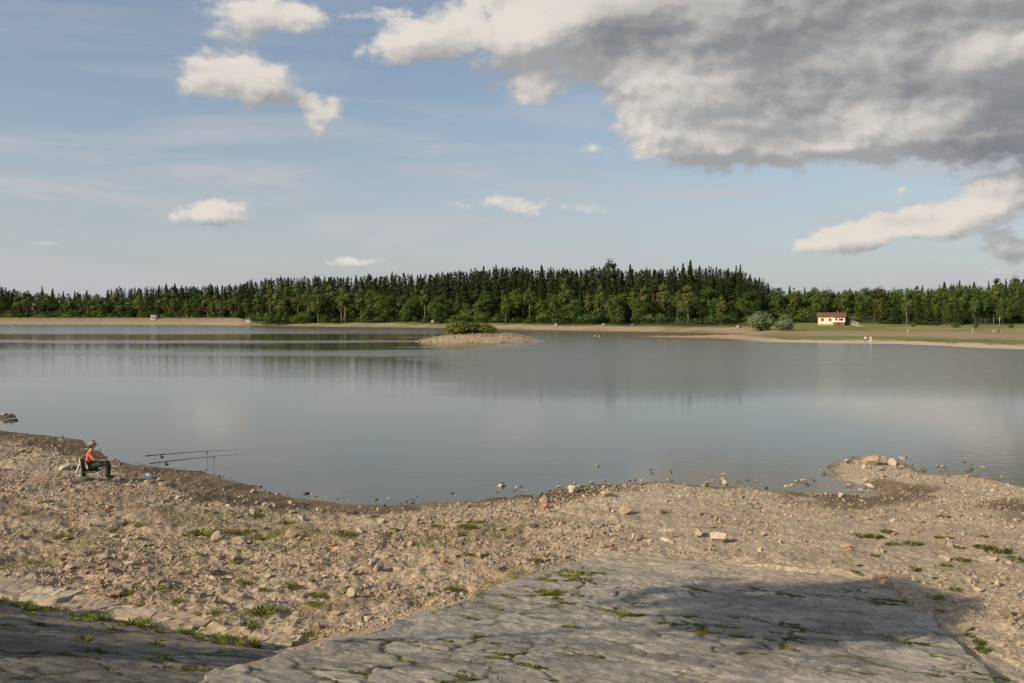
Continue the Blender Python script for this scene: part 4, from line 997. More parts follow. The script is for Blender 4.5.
def ground_cover():
    rg = np.random.default_rng(12); n = 60000; th = rg.uniform(-.60, .60, n); rr = np.sqrt(rg.uniform(11 ** 2, 30 ** 2, n)); x = rr * np.sin(th); y = rr * np.cos(th); L = land(x, y)
    pz = smooth(.52, .66, fbm(x * .55, y * .55, 4, 99)) * np.where(x < 1, 1.0, np.where(x > 6, .35, .12)) * smooth(2.5, 5, L['s'])
    ok = L['near'] & ~L['inside'] & (L['v'] > V_TOE + .6) & (L['rd'] > .3) & (rg.random(n) < pz * .5)
    x, y, z = x[ok], y[ok], L['h'][ok]; m = len(x); k = 5
    c = np.repeat(np.stack([x, y, z], 1), k, 0) + rg.normal(0, .028, (m * k, 3)) * np.array([1, 1, .0]); c[:, 2] += rg.uniform(.012, .055, m * k)
    V, F = quads(c, rg.uniform(.025, .06, m * k), rg, .4, .45)
    put(bpy.data.objects.new("ground_cover", mesh_np("ground_cover", V, F, [m_weed], True)), None, "thin low green growth scattered between the stones of the dry beach", "plants", None, 'stuff')
ground_cover()
def island_stones():
    rg = np.random.default_rng(3); n = 2600; x = isl_c[0] + rg.uniform(-16, 16, n); y = isl_c[1] + rg.uniform(-15, 10, n); L = land(x, y); ok = L['isl'] & (L['h'] > -.05); x, y, z = x[ok], y[ok], L['h'][ok]
    Vs, Fs, Cs, off = [], [], [], 0
    for i in range(len(x)):
        V, F = ISL[i % 6]; sz = .12 + .42 * rg.random() ** 2.2; a = rg.uniform(0, 6.28); ca, sa = math.cos(a), math.sin(a)
        Vs.append(np.stack([(V[:, 0] * ca - V[:, 1] * sa) * sz + x[i], (V[:, 0] * sa + V[:, 1] * ca) * sz + y[i], V[:, 2] * sz + z[i] - sz * .15], 1)); Fs.append(F + off); off += len(V); Cs.append(np.repeat(np.array(TAN)[[rg.integers(0, 6)]] * rg.uniform(.6, 1.15), len(V), 0))
    put(bpy.data.objects.new("island_rubble", mesh_np("island_rubble", np.vstack(Vs), np.vstack(Fs), [m_rub], False, np.vstack(Cs))), None, "loose stones covering the slopes of the small island", "rubble", None, 'stuff')
ISL = [chunk(1, 990 + i, 6, .6) for i in range(6)]
island_stones()
def joint_points(P, cond, num, seed):
    """spots on open joints that lie in the part of the paving one can see"""
    X, Y = xy(P['u'], P['v']); r = np.random.default_rng(seed); dz = P['z'] - EYE
    py = 341.5 - FPX * (Y * math.sin(PITCH) + dz * math.cos(PITCH)) / (Y * math.cos(PITCH) - dz * math.sin(PITCH))
    w = np.where(cond & (np.abs(X / Y) < .59) & (py < 700), P['open'] ** 2, 0) + 0.0; w = w / w.sum(); return r.choice(len(w), num, replace=False, p=w)
for i in joint_points(RP, (RP['v'] < 17.8) & (np.abs(RP['u'] - ramp_left(RP['v'])) > .3) & (fbm(RP['u'] * .5, RP['v'] * .5, 3, 78) > .42), 170, 5):
    X, Y = xy(RP['u'][i], RP['v'][i])
    o = weed(None, None, random.uniform(7, 19), "tuft of yellowish-green grass in a joint of the paved ramp", "grass tufts in the ramp's joints", (7, 8, 9, 0), random.uniform(.6, 1.0), (X, Y, RP['z'][i] + .004), "grass_tuft", "grass tuft")
    o.rotation_euler.z = math.atan2(EU[1], EU[0]) + random.gauss(0, .35); o.scale.x *= 1.5; o.scale.y *= .5
for i in joint_points(BP, BP['u'] < -5.9, 190, 6):
    X, Y = xy(BP['u'][i], BP['v'][i])
    weed(None, None, random.uniform(6, 18), "tuft of green grass in a joint of the shaded stone bank", "grass tufts on the shaded stone bank", (4, 5, 6, 7, 0), random.uniform(.7, 1.4), (X, Y, BP['z'][i]), "grass_tuft", "grass tuft")
for i in range(18):
    u = random.uniform(-16, -7.4); v = 11.55 - (u + 16) * .105 * .95 - .28 + random.gauss(0, .12); X, Y = xy(u, v)
    weed(None, None, random.uniform(10, 24), "tuft of yellow-green grass along the near side of the kerb slabs", "grass tufts along the kerb slabs", (4, 5, 6, 0, 1), random.uniform(.6, 1.0), (X, Y, float(bank_z(v)) + .02 if v < V_TOE else H(X, Y)), "grass_tuft", "grass tuft")

# ------------------------------------------------------------------ people
def skinned(name, joints, edges, root, mat, parent=None, sub=2, **kw):
    """joints: {name: (xyz, radius)}; grown into one smooth skin"""
    names = list(joints); me = bpy.data.meshes.new(name)
    me.from_pydata([joints[n][0] for n in names], [(names.index(a), names.index(b)) for a, b in edges], []); me.materials.append(mat)
    o = bpy.data.objects.new(name, me); put(o, parent, **kw)
    md = o.modifiers.new("skin", 'SKIN'); md.use_smooth_shade = True; md.branch_smoothing = .4
    for n, sv in zip(names, me.skin_vertices[0].data):
        r = joints[n][1]; sv.radius = r if isinstance(r, tuple) else (r, r); sv.use_root = (n == root)
    sm = o.modifiers.new("sub", 'SUBSURF'); sm.levels = sub; sm.render_levels = sub
    return o
m_skin = simple_mat("skin", (.50, .29, .20), .55, .08); m_orange = simple_mat("orange_cloth", (.80, .12, .035), .8, .1, 5); m_camo = simple_mat("dark_green_cloth", (.032, .042, .022), .9, .5, 9)
m_cap = simple_mat("cap_cloth", (.30, .23, .17), .9, .15); m_boot = simple_mat("boot_rubber", (.022, .024, .020), .6, .2); m_hair = simple_mat("dark_hair", (.03, .02, .015), .6, .2)
m_green = simple_mat("chair_fabric", (.055, .095, .042), .9, .45, 10); m_steel = simple_mat("pale_tube", (.50, .48, .45), .4, .1, metallic=.5); m_carbon = simple_mat("rod_blank", (.018, .017, .018), .35, .2); m_dark = simple_mat("dark_plastic", (.02, .02, .022), .4, .2)
m_white = simple_mat("white_plastic", (.72, .70, .68), .5, .08); m_blue = simple_mat("blue_cloth", (.10, .14, .22), .8, .15); m_wcloth = simple_mat("white_cloth", (.72, .71, .68), .8, .08)

def angler():
    x0, y0, z0 = meet(95, 479.5)
    rz = R(14); root = empty("person", (x0, y0, z0), rz, "seated angler in an orange top and cap with dark green trousers, on a folding chair", "person"); root.scale = (1.08, 1.08, 1.08)
    J = {'pelvis': ((-.12, 0, .47), .13), 'waist': ((-.16, 0, .62), .125), 'chest': ((-.17, 0, .80), (.155, .13)), 'neckb': ((-.13, 0, .95), .075), 'neck': ((-.10, 0, 1.02), .052), 'jaw': ((-.055, 0, 1.085), .068), 'head': ((-.06, 0, 1.17), .098), 'crown': ((-.07, 0, 1.24), .066)}
    E = [('pelvis', 'waist'), ('waist', 'chest'), ('chest', 'neckb'), ('neckb', 'neck'), ('neck', 'jaw'), ('jaw', 'head'), ('head', 'crown')]
    for s, tag in ((1, 'l'), (-1, 'r')):
        J.update({tag + 'sh': ((-.14, s * .19, .91), .062), tag + 'el': ((.03, s * .25, .70), .044), tag + 'wr': ((.22, s * .17, .68 + .03 * s), .030), tag + 'palm': ((.29, s * .155, .685 + .03 * s), (.022, .036)),
                  tag + 'hip': ((-.06, s * .10, .47), .092), tag + 'kn': ((.37, s * .13, .55), .062), tag + 'kn2': ((.40, s * .13, .50), .058), tag + 'calf': ((.415, s * .13, .32), .054), tag + 'an': ((.41, s * .13, .11), .040), tag + 'heel': ((.41, s * .13, .06), .042), tag + 'toe': ((.57, s * .145, .045), .035)})
        E += [('chest', tag + 'sh'), (tag + 'sh', tag + 'el'), (tag + 'el', tag + 'wr'), (tag + 'wr', tag + 'palm'), ('pelvis', tag + 'hip'), (tag + 'hip', tag + 'kn'), (tag + 'kn', tag + 'kn2'), (tag + 'kn2', tag + 'calf'), (tag + 'calf', tag + 'an'), (tag + 'an', tag + 'heel'), (tag + 'heel', tag + 'toe')]
        for f, (dy, l1) in enumerate([(-.026, .038), (-.009, .044), (.009, .041), (.025, .033)]):
            b = J[tag + 'palm'][0]; a = (b[0] + .035, b[1] + dy, b[2] + .004); c = (a[0] + l1 * .8, a[1] + dy * .2, a[2] - .012); d = (c[0] + l1 * .45, c[1], c[2] - .028)
            J.update({f'{tag}f{f}a': (a, .0095), f'{tag}f{f}b': (c, .0085), f'{tag}f{f}c': (d, .007)}); E += [(tag + 'palm', f'{tag}f{f}a'), (f'{tag}f{f}a', f'{tag}f{f}b'), (f'{tag}f{f}b', f'{tag}f{f}c')]
        b = J[tag + 'palm'][0]; J.update({tag + 'ta': ((b[0] - .01, b[1] - s * .038, b[2] - .004), .011), tag + 'tb': ((b[0] + .03, b[1] - s * .056, b[2] - .014), .009)}); E += [(tag + 'palm', tag + 'ta'), (tag + 'ta', tag + 'tb')]
    J['nose0'] = ((.035, 0, 1.155), .020); J['nose'] = ((.058, 0, 1.14), .011); E += [('head', 'nose0'), ('nose0', 'nose')]
    for s, tag in ((1, 'l'), (-1, 'r')): J[tag + 'ear'] = ((-.065, s * .105, 1.155), (.012, .026)); E.append(('head', tag + 'ear'))
    skinned("body", J, E, 'pelvis', m_skin, root)
    def sub(keys, grow): return {k: (J[k][0], tuple(r + grow for r in J[k][1]) if isinstance(J[k][1], tuple) else J[k][1] + grow) for k in keys}
    T = sub(['pelvis', 'waist', 'chest', 'neckb', 'lsh', 'rsh'], .022)
    T['lup'] = ((-.065, .215, .82), .074); T['rup'] = ((-.065, -.215, .82), .074)
    skinned("shirt", T, [('pelvis', 'waist'), ('waist', 'chest'), ('chest', 'neckb'), ('chest', 'lsh'), ('chest', 'rsh'), ('lsh', 'lup'), ('rsh', 'rup')], 'pelvis', m_orange, root)
    K = ['hip', 'kn', 'kn2', 'calf', 'an']; T = sub(['pelvis'] + [t + k for t in 'lr' for k in K], .026)
    skinned("trousers", T, [('pelvis', t + 'hip') for t in 'lr'] + [(t + a, t + b) for t in 'lr' for a, b in zip(K, K[1:])], 'pelvis', m_camo, root)
    for t in 'lr':
        T = sub([t + 'an', t + 'heel', t + 'toe'], .018); T[t + 'an'] = (T[t + 'an'][0], .062); T[t + 'up'] = ((.412, J[t + 'an'][0][1], .24), .066)
        skinned("boot", T, [(t + 'up', t + 'an'), (t + 'an', t + 'heel'), (t + 'heel', t + 'toe')], t + 'heel', m_boot, root)
    V, F = ico(2); V = V[:]; top = V[:, 2] > -.12
    Vc = V * np.array([.118, .112, .085]); Vc[:, 2] = np.where(V[:, 2] < -.1, -.012, Vc[:, 2]); Vc += np.array([-.065, 0, 1.205])
    mb = MB().add(Vc, [list(f) for f in F])
    n = 10; br = [(.03 + .10 * math.sin(math.pi * i / n) + .0, (i / n - .5) * .19, 1.198 - .02 * math.sin(math.pi * i / n)) for i in range(n + 1)]; inn = [(-.02, (i / n - .5) * .2, 1.208) for i in range(n + 1)]
    mb.add(br + inn + [(a, b, c + .008) for a, b, c in br + inn], [[i, i + 1, n + 2 + i, n + 1 + i] for i in range(n)] + [[2 * n + 2 + i, 3 * n + 3 + i, 3 * n + 4 + i, 2 * n + 3 + i] for i in range(n)] + [[i, 2 * n + 2 + i, 2 * n + 3 + i, i + 1] for i in range(n)])
    mb.build("cap", m_cap, root, True)
    hv = V * np.array([.112, .104, .10]); hv = hv + np.array([-.078, 0, 1.155]); MB().add(hv[:], [list(f) for f in F if hv[list(f)][:, 0].mean() < -.075 and hv[list(f)][:, 2].mean() > 1.09]).build("hair", m_hair, root, True)
    for s in (1, -1): e = MB().add(V * .011 + np.array([.028, s * .036, 1.175]), [list(f) for f in F]); e.build("eye", m_dark, root, True)
    MB().tube([(.034, -.022, 1.112), (.042, 0, 1.110), (.034, .022, 1.112)], .007, 6).build("mouth", simple_mat("lips", (.35, .13, .10), .5), root, True)
    # chair
    ch = empty("camp_chair", (x0, y0, z0), rz, "low folding chair with green fabric seat and back under the seated angler", "chair"); ch.scale = (1.06, 1.06, 1.0)
    MB().box((-.36, -.28, .30), (.14, .28, .345)).build("seat", m_green, ch, bevel=.02)
    mb = MB(); mb.add([(-.32, -.27, .08), (-.32, .27, .08), (-.38, .27, .80), (-.38, -.27, .80), (-.36, -.27, .08), (-.36, .27, .08), (-.42, .27, .80), (-.42, -.27, .80)], [[0, 1, 2, 3], [7, 6, 5, 4], [0, 4, 5, 1], [1, 5, 6, 2], [2, 6, 7, 3], [3, 7, 4, 0]]); mb.build("backrest", m_green, ch, bevel=.015)
    for (a, b) in (((.12, -.26, .31), (.20, -.27, 0)), ((.12, .26, .31), (.20, .27, 0)), ((-.38, -.26, .36), (-.50, -.29, -.01)), ((-.38, .26, .36), (-.50, .29, -.01))): MB().tube([a, b], .014, 8).build("leg", m_steel, ch, True)
    MB().tube([(-.34, -.29, .30), (-.435, -.29, .84), (-.435, .29, .84), (-.34, .29, .30)], .013, 8).build("back_frame", m_steel, ch, True)
    # white cloth hung on the chair's back
    mb = MB(); g = [(-.46 - .03 * math.sin(i * 1.3), -.12 + .06 * i, .66 - .03 * j + .0) for j in range(14) for i in range(4)]
    mb.add([(a - .0 - .012 * (k // 4), b, c) for k, (a, b, c) in enumerate(g)], [[j * 4 + i, j * 4 + i + 1, j * 4 + 5 + i, j * 4 + 4 + i] for j in range(13) for i in range(3)])
    o = mb.build("cloth", m_wcloth, None, True, label="small white cloth hanging down behind the angler's green chair", cat="cloth"); o.location = (x0, y0, z0); o.rotation_euler = (0, 0, rz)
    m_ = o.modifiers.new("thick", 'SOLIDIFY'); m_.thickness = .012
    return x0, y0, z0
angler()
def rod(butt, tip, foot, label, r_label):
    bx, by, bz = butt; B = Vector(butt); T = Vector(tip); d = (T - B); L = d.length
    root = empty("fishing_rod", (bx, by, bz), 0, label, "fishing rod", "the angler's two fishing rods")
    n = 14; pts = [d * (i / n) + Vector((0, 0, -.10 * (i / n) ** 2.5)) for i in range(n + 1)]
    MB().tube(pts, [.019 - .0145 * (i / n) for i in range(n + 1)], 8).build("blank", m_carbon, root, True)
    MB().tube([d * -.002, d * .05], .021, 8).build("grip", m_dark, root, True); MB().tube([d * .13, d * .20], .022, 8).build("grip", m_dark, root, True)
    rl = d * .165; mb = MB(); mb.tube([rl + Vector((0, 0, -.02)), rl + Vector((.0, 0, -.10))], .018, 8); mb.tube([rl + Vector((-.05, 0, -.12)), rl + Vector((.09, .02, -.11))], [.035, .055], 12); reel = mb.build("reel", m_dark, root, True)
    MB().tube([rl + Vector((-.01, .0, -.12)), rl + Vector((-.02, -.08, -.12)), rl + Vector((-.06, -.10, -.13))], .010, 6).build("handle", m_steel, reel, True)
    for f in (.36, .5, .62, .73, .83, .92):
        p = d * f + Vector((0, 0, -.10 * f ** 2.5)); R_ = .022 * (1.2 - f * .7); mb = MB(); c = p + Vector((0, 0, -.018 - R_))
        mb.tube([c + Vector((0, math.cos(a) * R_, math.sin(a) * R_)) for a in np.linspace(0, 6.283, 9)], .004, 5); mb.build("guide", m_steel, root, True)
    # bank sticks
    for f, gl in ((.66, 'front'), (.10, 'rear')):
        p = B + d * f + Vector((0, 0, -.10 * f ** 2.5)); gz = min(H(p.x, p.y), p.z - .1)
        st = empty("bank_stick", (p.x, p.y, gz), 0, f"thin dark {gl} bank stick holding up {r_label}", "rod rest", "rod rests under the two fishing rods")
        hgt = p.z - gz
        MB().tube([(0, 0, -.15), (0, 0, hgt - .05)], .007, 6).build("stick", m_dark, st, True)
        mb = MB(); mb.tube([(0, -.035, hgt + .025), (0, -.02, hgt - .035), (0, .02, hgt - .035), (0, .035, hgt + .025)], .006, 6); mb.build("cradle", m_dark, st, True)
        if gl == 'front': MB().box((-.022, -.025, hgt - .11), (.022, .025, hgt - .046)).build("bite_alarm", m_dark, st, bevel=.008)
def rp(px, py, Y):
    d = ray(px, py); t = Y / d[1]; return (d[0] * t, Y, EYE + d[2] * t)
rod(rp(145, 456.0, 36.6), rp(238, 447.5, 38.2), None, "dark fishing rod laid on rests, the farther and higher of the two", "the farther fishing rod")
rod(rp(149, 463.6, 35.4), rp(246, 451.5, 37.0), None, "dark fishing rod laid on rests, the nearer and lower of the two", "the nearer fishing rod")
# white bait tub beside the mud
x, y, z = meet(147, 479)
bt = empty("bait_bag", (x, y, z), .4, "crumpled white plastic bag on the ground between the angler and the rods", "bag")
V, F = ico(3); rr = np.random.default_rng(5); Vb = V * (1 + (fbm(V[:, 0] * 3 + 5, V[:, 1] * 3 + V[:, 2] * 2, 3, 6) - .5)[:, None] * .55) * np.array([.17, .13, .14]); Vb[:, 2] = np.maximum(Vb[:, 2], -.06) + .06
MB().add(Vb, [list(f) for f in F]).build("bag", m_white, bt, False); MB().tube([(.02, 0, .15), (.04, .0, .23), (.08, .01, .24), (.09, .02, .14)], .010, 6).build("handle", m_white, bt, True)

def bather(px, py, top, bottom, label, hgt, Y):
    x, y = at_depth(px, Y); z = max(H(x, y), .02)
    root = empty("person", (x, y, z), R(random.uniform(150, 210)), label, "person", "people standing on the far sandbar"); k = hgt / 1.7; root.scale = (k, k, k)
    J = {'pelvis': ((0, 0, .92), .125), 'waist': ((0, 0, 1.08), .115), 'chest': ((0, .01, 1.28), (.16, .12)), 'neckb': ((0, 0, 1.43), .07), 'neck': ((0, 0, 1.47), .05), 'jaw': ((0, .025, 1.53), .065), 'head': ((0, .01, 1.61), .09), 'crown': ((0, 0, 1.66), .062), 'nose': ((0, .11, 1.58), .012)}
    E = [('pelvis', 'waist'), ('waist', 'chest'), ('chest', 'neckb'), ('neckb', 'neck'), ('neck', 'jaw'), ('jaw', 'head'), ('head', 'crown'), ('head', 'nose')]
    for s, t in ((1, 'l'), (-1, 'r')):
        J.update({t + 'sh': ((s * .19, 0, 1.38), .06), t + 'el': ((s * .25, -.02, 1.11), .042), t + 'wr': ((s * .26, .06, .87), .03), t + 'hand': ((s * .26, .09, .79), (.02, .035)), t + 'hip': ((s * .10, 0, .88), .09), t + 'kn': ((s * .11, .02, .48), .058), t + 'an': ((s * .12, 0, .09), .04), t + 'toe': ((s * .14, .15, .035), .035)})
        E += [('chest', t + 'sh'), (t + 'sh', t + 'el'), (t + 'el', t + 'wr'), (t + 'wr', t + 'hand'), ('pelvis', t + 'hip'), (t + 'hip', t + 'kn'), (t + 'kn', t + 'an'), (t + 'an', t + 'toe')]
        for f in range(4):
            b = J[t + 'hand'][0]; J[f'{t}g{f}'] = ((b[0], b[1] + .012 + (f - 1.5) * .018, b[2] - .07), .009); E.append((t + 'hand', f'{t}g{f}'))
        J[t + 'th'] = ((b[0] - s * .02, b[1] + .05, b[2] - .02), .01); E.append((t + 'hand', t + 'th'))
    skinned("body", J, E, 'pelvis', m_skin, root, 1)
    g = lambda ks, e: {q: (J[q][0], tuple(r + e for r in J[q][1]) if isinstance(J[q][1], tuple) else J[q][1] + e) for q in ks}
    skinned("shirt", g(['pelvis', 'waist', 'chest', 'neckb', 'lsh', 'rsh', 'lel', 'rel'], .02), [('pelvis', 'waist'), ('waist', 'chest'), ('chest', 'neckb'), ('chest', 'lsh'), ('chest', 'rsh'), ('lsh', 'lel'), ('rsh', 'rel')], 'pelvis', top, root, 1)
    skinned("trousers", g(['pelvis', 'lhip', 'rhip', 'lkn', 'rkn', 'lan', 'ran'], .024), [('pelvis', 'lhip'), ('lhip', 'lkn'), ('lkn', 'lan'), ('pelvis', 'rhip'), ('rhip', 'rkn'), ('rkn', 'ran')], 'pelvis', bottom, root, 1)
    V, F = ico(2); MB().add(V * np.array([.098, .105, .09]) + np.array([0, -.015, 1.635]), [list(f) for f in F if V[list(f)][:, 2].mean() > -.25 and V[list(f)][:, 1].mean() < .55]).build("hair", m_hair, root, True)
bather(865.5, 343, m_wcloth, m_blue, "person in a white top and dark trousers on the far sandbar, left one", 1.55, 206); bather(870.8, 343, m_wcloth, m_wcloth, "person dressed all in white on the far sandbar, right one", 1.6, 206)

# ------------------------------------------------------------------ cottage
def cottage():
    Y = 330.0; x0, _ = at_depth(818, Y); P = Y / FPX                    # metres per pixel there
    zg = 2.7; root = empty("cottage", (x0, Y, zg), -math.atan2(x0, Y), "cream cottage with brown-red roof and brown basement on the right bank", "house")
    m_cream = simple_mat("cream_plaster", (.74, .60, .40), .85, .05, 2); m_whitew = simple_mat("white_plaster", (.76, .70, .62), .85, .05, 2); m_roof = simple_mat("brown_roof", (.15, .075, .046), .8, .25, 3); m_base = simple_mat("brown_basement", (.20, .085, .055), .9, .3, 2)
    m_glass = simple_mat("window_glass", (.03, .03, .035), .15, .1); m_frame = simple_mat("brown_window_frame", (.16, .07, .04), .6); m_annex = simple_mat("dark_timber", (.075, .05, .038), .85, .25, 2)
    W = 26 * P; D = 7.5; zb = .45; ze = zb + 2.95
    mb = MB(); mb.box((0, 0, zb), (14.2 * P, D, ze)); mb.build("wall", m_cream, root)
    mb = MB(); mb.box((14.2 * P + .003, -1.1, zb + .75), (25.2 * P, D - .01, ze - .25)); mb.build("veranda_wall", m_whitew, root)
    mb = MB(); mb.box((14.2 * P + .02, -1.0, -1.6), (25.2 * P - .1, D - .1, zb + .745)); mb.build("basement", m_base, root)
    mb = MB(); mb.box((-.15, -.2, -1.2), (14.2 * P, D, zb - .004)); mb.build("plinth", simple_mat("plinth_stone", (.30, .26, .2), .9, .2, 2), root)
    # main roof: gable with ridge along the front, wide eaves, thick
    def gable(xa, xb, ya, yb, z0, zr, th, name):
        ym = (ya + yb) / 2; V = []
        for x in (xa, xb): V += [(x, ya, z0), (x, ym, zr), (x, yb, z0), (x, ya, z0 + th), (x, ym, zr + th), (x, yb, z0 + th)]
        F = [[0, 1, 4, 3], [1, 2, 5, 4], [6, 9, 10, 7], [7, 10, 11, 8], [3, 4, 10, 9], [4, 5, 11, 10], [0, 6, 7, 1], [1, 7, 8, 2], [0, 3, 9, 6], [2, 8, 11, 5]]
        return MB().add(V, F).build(name, m_roof, root)
    r = gable(-.5, 26.5 * P, -.7, D + .6, ze - .12, ze + 1.15, .16, "roof")
    MB().add([(0, .02, ze - .05), (0, D - .02, ze - .05), (0, D / 2, ze + 1.02), (.1, .02, ze - .05), (.1, D - .02, ze - .05), (.1, D / 2, ze + 1.02)], [[0, 1, 2], [5, 4, 3], [0, 2, 5, 3], [1, 4, 5, 2], [0, 3, 4, 1]]).build("gable_wall", m_cream, root)
    MB().add([(14.2 * P, -1.6, ze - .42), (26.3 * P, -1.6, ze - .42), (26.3 * P, .2, ze + .10), (14.2 * P, .2, ze + .10), (14.2 * P, -1.6, ze - .28), (26.3 * P, -1.6, ze - .28), (26.3 * P, .2, ze + .24), (14.2 * P, .2, ze + .24)],
             [[0, 3, 2, 1], [4, 5, 6, 7], [0, 1, 5, 4], [1, 2, 6, 5], [2, 3, 7, 6], [3, 0, 4, 7]]).build("veranda_roof", m_roof, root)
    MB().box((6.4, D / 2 - .3, ze + .9), (6.95, D / 2 + .25, ze + 1.9)).build("chimney", m_base, r)
    # darker annex on the right
    MB().box((25.3 * P, .8, -.6), (32.5 * P, D - .6, ze - .6)).build("annex_wall", m_annex, root)
    MB().add([(25.25 * P, .3, ze - .45), (33.3 * P, .3, ze - .85), (33.3 * P, D, ze - .85), (25.25 * P, D, ze - .45), (25.25 * P, .3, ze - .28), (33.3 * P, .3, ze - .68), (33.3 * P, D, ze - .68), (25.25 * P, D, ze - .28)],
             [[0, 3, 2, 1], [4, 5, 6, 7], [0, 1, 5, 4], [1, 2, 6, 5], [2, 3, 7, 6], [3, 0, 4, 7]]).build("annex_roof", m_roof, root)
    def window(cx, y, z, w, h, panes=1):
        fr = MB(); t = .07
        fr.box((cx - w / 2, y - .05, z), (cx - w / 2 + t, y + .02, z + h)).box((cx + w / 2 - t, y - .05, z), (cx + w / 2, y + .02, z + h)).box((cx - w / 2 + t, y - .05, z), (cx + w / 2 - t, y + .02, z + t)).box((cx - w / 2 + t, y - .05, z + h - t), (cx + w / 2 - t, y + .02, z + h))
        for k in range(1, panes): q = cx - w / 2 + w * k / panes; fr.box((q - .04, y - .048, z + t), (q + .04, y + .018, z + h - t))
        f = fr.build("window", m_frame, root); MB().box((cx - w / 2 + t + .002, y - .03, z + t + .002), (cx + w / 2 - t - .002, y - .006, z + h - t - .002)).build("pane", m_glass, f)
        MB().box((cx - w / 2 - .08, y - .12, z - .06), (cx + w / 2 + .08, y - .004, z - .005)).build("sill", m_whitew, f)
    window(4.0 * P, 0, zb + 1.1, .85, 1.05); window(11.4 * P, 0, zb + 1.1, .8, 1.0)
    window(17.2 * P, -1.1, zb + 1.35, .75, .75); window(21.6 * P, -1.1, zb + 1.3, 1.55, .75, 3)
    d = MB().box((17.6 * P, -1.06, -1.3), (17.6 * P + 1.0, -1.01, .75)).build("door", m_annex, root); MB().box((17.6 * P + .85, -1.10, -.35), (17.6 * P + .92, -1.061, -.25)).build("handle", m_steel, d)
    # terrace wall in front, steps on the right
    x1, y1 = at_depth(820, 322)
    MB().box((0, 0, 0), (12.5 * P, .35, .9)).build("terrace_wall", simple_mat("terrace_stone", (.36, .27, .19), .9, .25, 2), None, label="low pale stone wall in front of the cottage", cat="wall").location = (x1, y1, H(x1 + 2, y1) - .3)
    a = at_depth(850, 332); b = at_depth(861, 316); za, zb_ = H(*a) + .9, H(*b) + .3
    st = empty("stairway", (a[0], a[1], 0), 0, "light stone steps with a handrail running down right of the cottage", "steps")
    A = Vector((0, 0, za)); B = Vector((b[0] - a[0], b[1] - a[1], zb_)); sd_ = (B - A); sdn = Vector((-sd_.y, sd_.x, 0)).normalized() * .8
    mb = MB(); n = 16
    for i in range(n):
        p = A + sd_ * (i / n); q = A + sd_ * ((i + 1) / n); zt = p.z
        mb.add([(p.x - sdn.x, p.y - sdn.y, zt), (q.x - sdn.x, q.y - sdn.y, zt), (q.x + sdn.x, q.y + sdn.y, zt), (p.x + sdn.x, p.y + sdn.y, zt), (p.x - sdn.x, p.y - sdn.y, zt - .9), (q.x - sdn.x, q.y - sdn.y, zt - .9), (q.x + sdn.x, q.y + sdn.y, zt - .9), (p.x + sdn.x, p.y + sdn.y, zt - .9)],
               [[0, 1, 2, 3], [7, 6, 5, 4], [0, 4, 5, 1], [1, 5, 6, 2], [2, 6, 7, 3], [3, 7, 4, 0]])
    mb.build("treads", simple_mat("step_stone", (.30, .25, .19), .9, .2, 2), st)
    rail = MB(); rail.tube([A - sdn + Vector((0, 0, 1.0)), B - sdn + Vector((0, 0, 1.0))], .05, 6); rail.build("handrail", m_whitew, st, True)
    for i in range(6): p = A + sd_ * (i / 5) - sdn; MB().tube([p + Vector((0, 0, -.3)), p + Vector((0, 0, 1.0))], .045, 6).build("post", m_whitew, st, True)
cottage()

# ------------------------------------------------------------------ far dam furniture
m_conc = simple_mat("grey_concrete", (.40, .41, .42), .85, .12, 1.5); m_beigec = simple_mat("beige_concrete", (.44, .35, .25), .9, .15, 1.5); m_roofd = simple_mat("dark_roof", (.10, .055, .045), .8, .2, 2)
def intake():
    Y = 618; P = Y / FPX; x, y = at_depth(154.3, Y); root = empty("intake_tower", (x, y, -1), 0, "small grey and beige concrete intake tower standing in the water before the far dam", "tower")
    MB().box((-1.6 , -1.5, 0), (1.6, 1.5, 3.9)).build("shaft", m_beigec, root, bevel=.05)
    MB().box((-1.9, -1.8, 3.9 + .003), (1.9, 1.8, 4.25)).build("platform", m_conc, root, bevel=.03)
    cb = MB().box((-1.75, -1.6, 4.253), (1.75, 1.6, 7.3)).build("cabin", m_conc, root, bevel=.03)
    MB().box((-2.0, -1.85, 7.303), (2.0, 1.85, 7.6)).build("roof", simple_mat("pale_roof", (.5, .52, .55), .7), root, bevel=.03)
    w = MB().box((-.5, -1.66, 5.3), (.5, -1.603, 6.3)).build("window", m_dark, root); MB().box((.9, -1.66, 4.28), (1.5, -1.603, 6.2)).build("door", m_annexd, root)
    MB().box((-.5, 1.6, 4.0), (.5, 9.5, 4.2)).build("footbridge", m_conc, root)
m_annexd = simple_mat("door_paint", (.2, .22, .24), .6)
intake()
def hut(px, Y, w, h, d, label, wallm):
    x, y = at_depth(px, Y); z = H(x, y); root = empty("hut", (x, y, z), R(8), label, "hut")
    MB().box((-w / 2, 0, -.3), (w / 2, d, h)).build("wall", wallm, root); MB().box((-w * .1, -.04, .05), (w * .12, -.003, h * .75)).build("door", m_annexd, root)
    MB().add([(-w / 2 - .3, -.3, h - .05), (w / 2 + .3, -.3, h - .05), (w / 2 + .3, d + .3, h - .05), (-w / 2 - .3, d + .3, h - .05), (-w / 2 - .3, d / 2, h + 1.1), (w / 2 + .3, d / 2, h + 1.1)], [[0, 3, 2, 1], [0, 1, 5, 4], [2, 3, 4, 5], [1, 2, 5], [3, 0, 4]]).build("roof", m_roofd, root)
hut(248, 566, 2.6, 2.3, 3, "tiny cream hut with reddish roof at the right end of the far dam", simple_mat("cream_hut", (.75, .66, .52), .8)); hut(226.5, 640, 2.4, 1.2, 2, "low dark shed on the crest of the far dam", m_annexd)
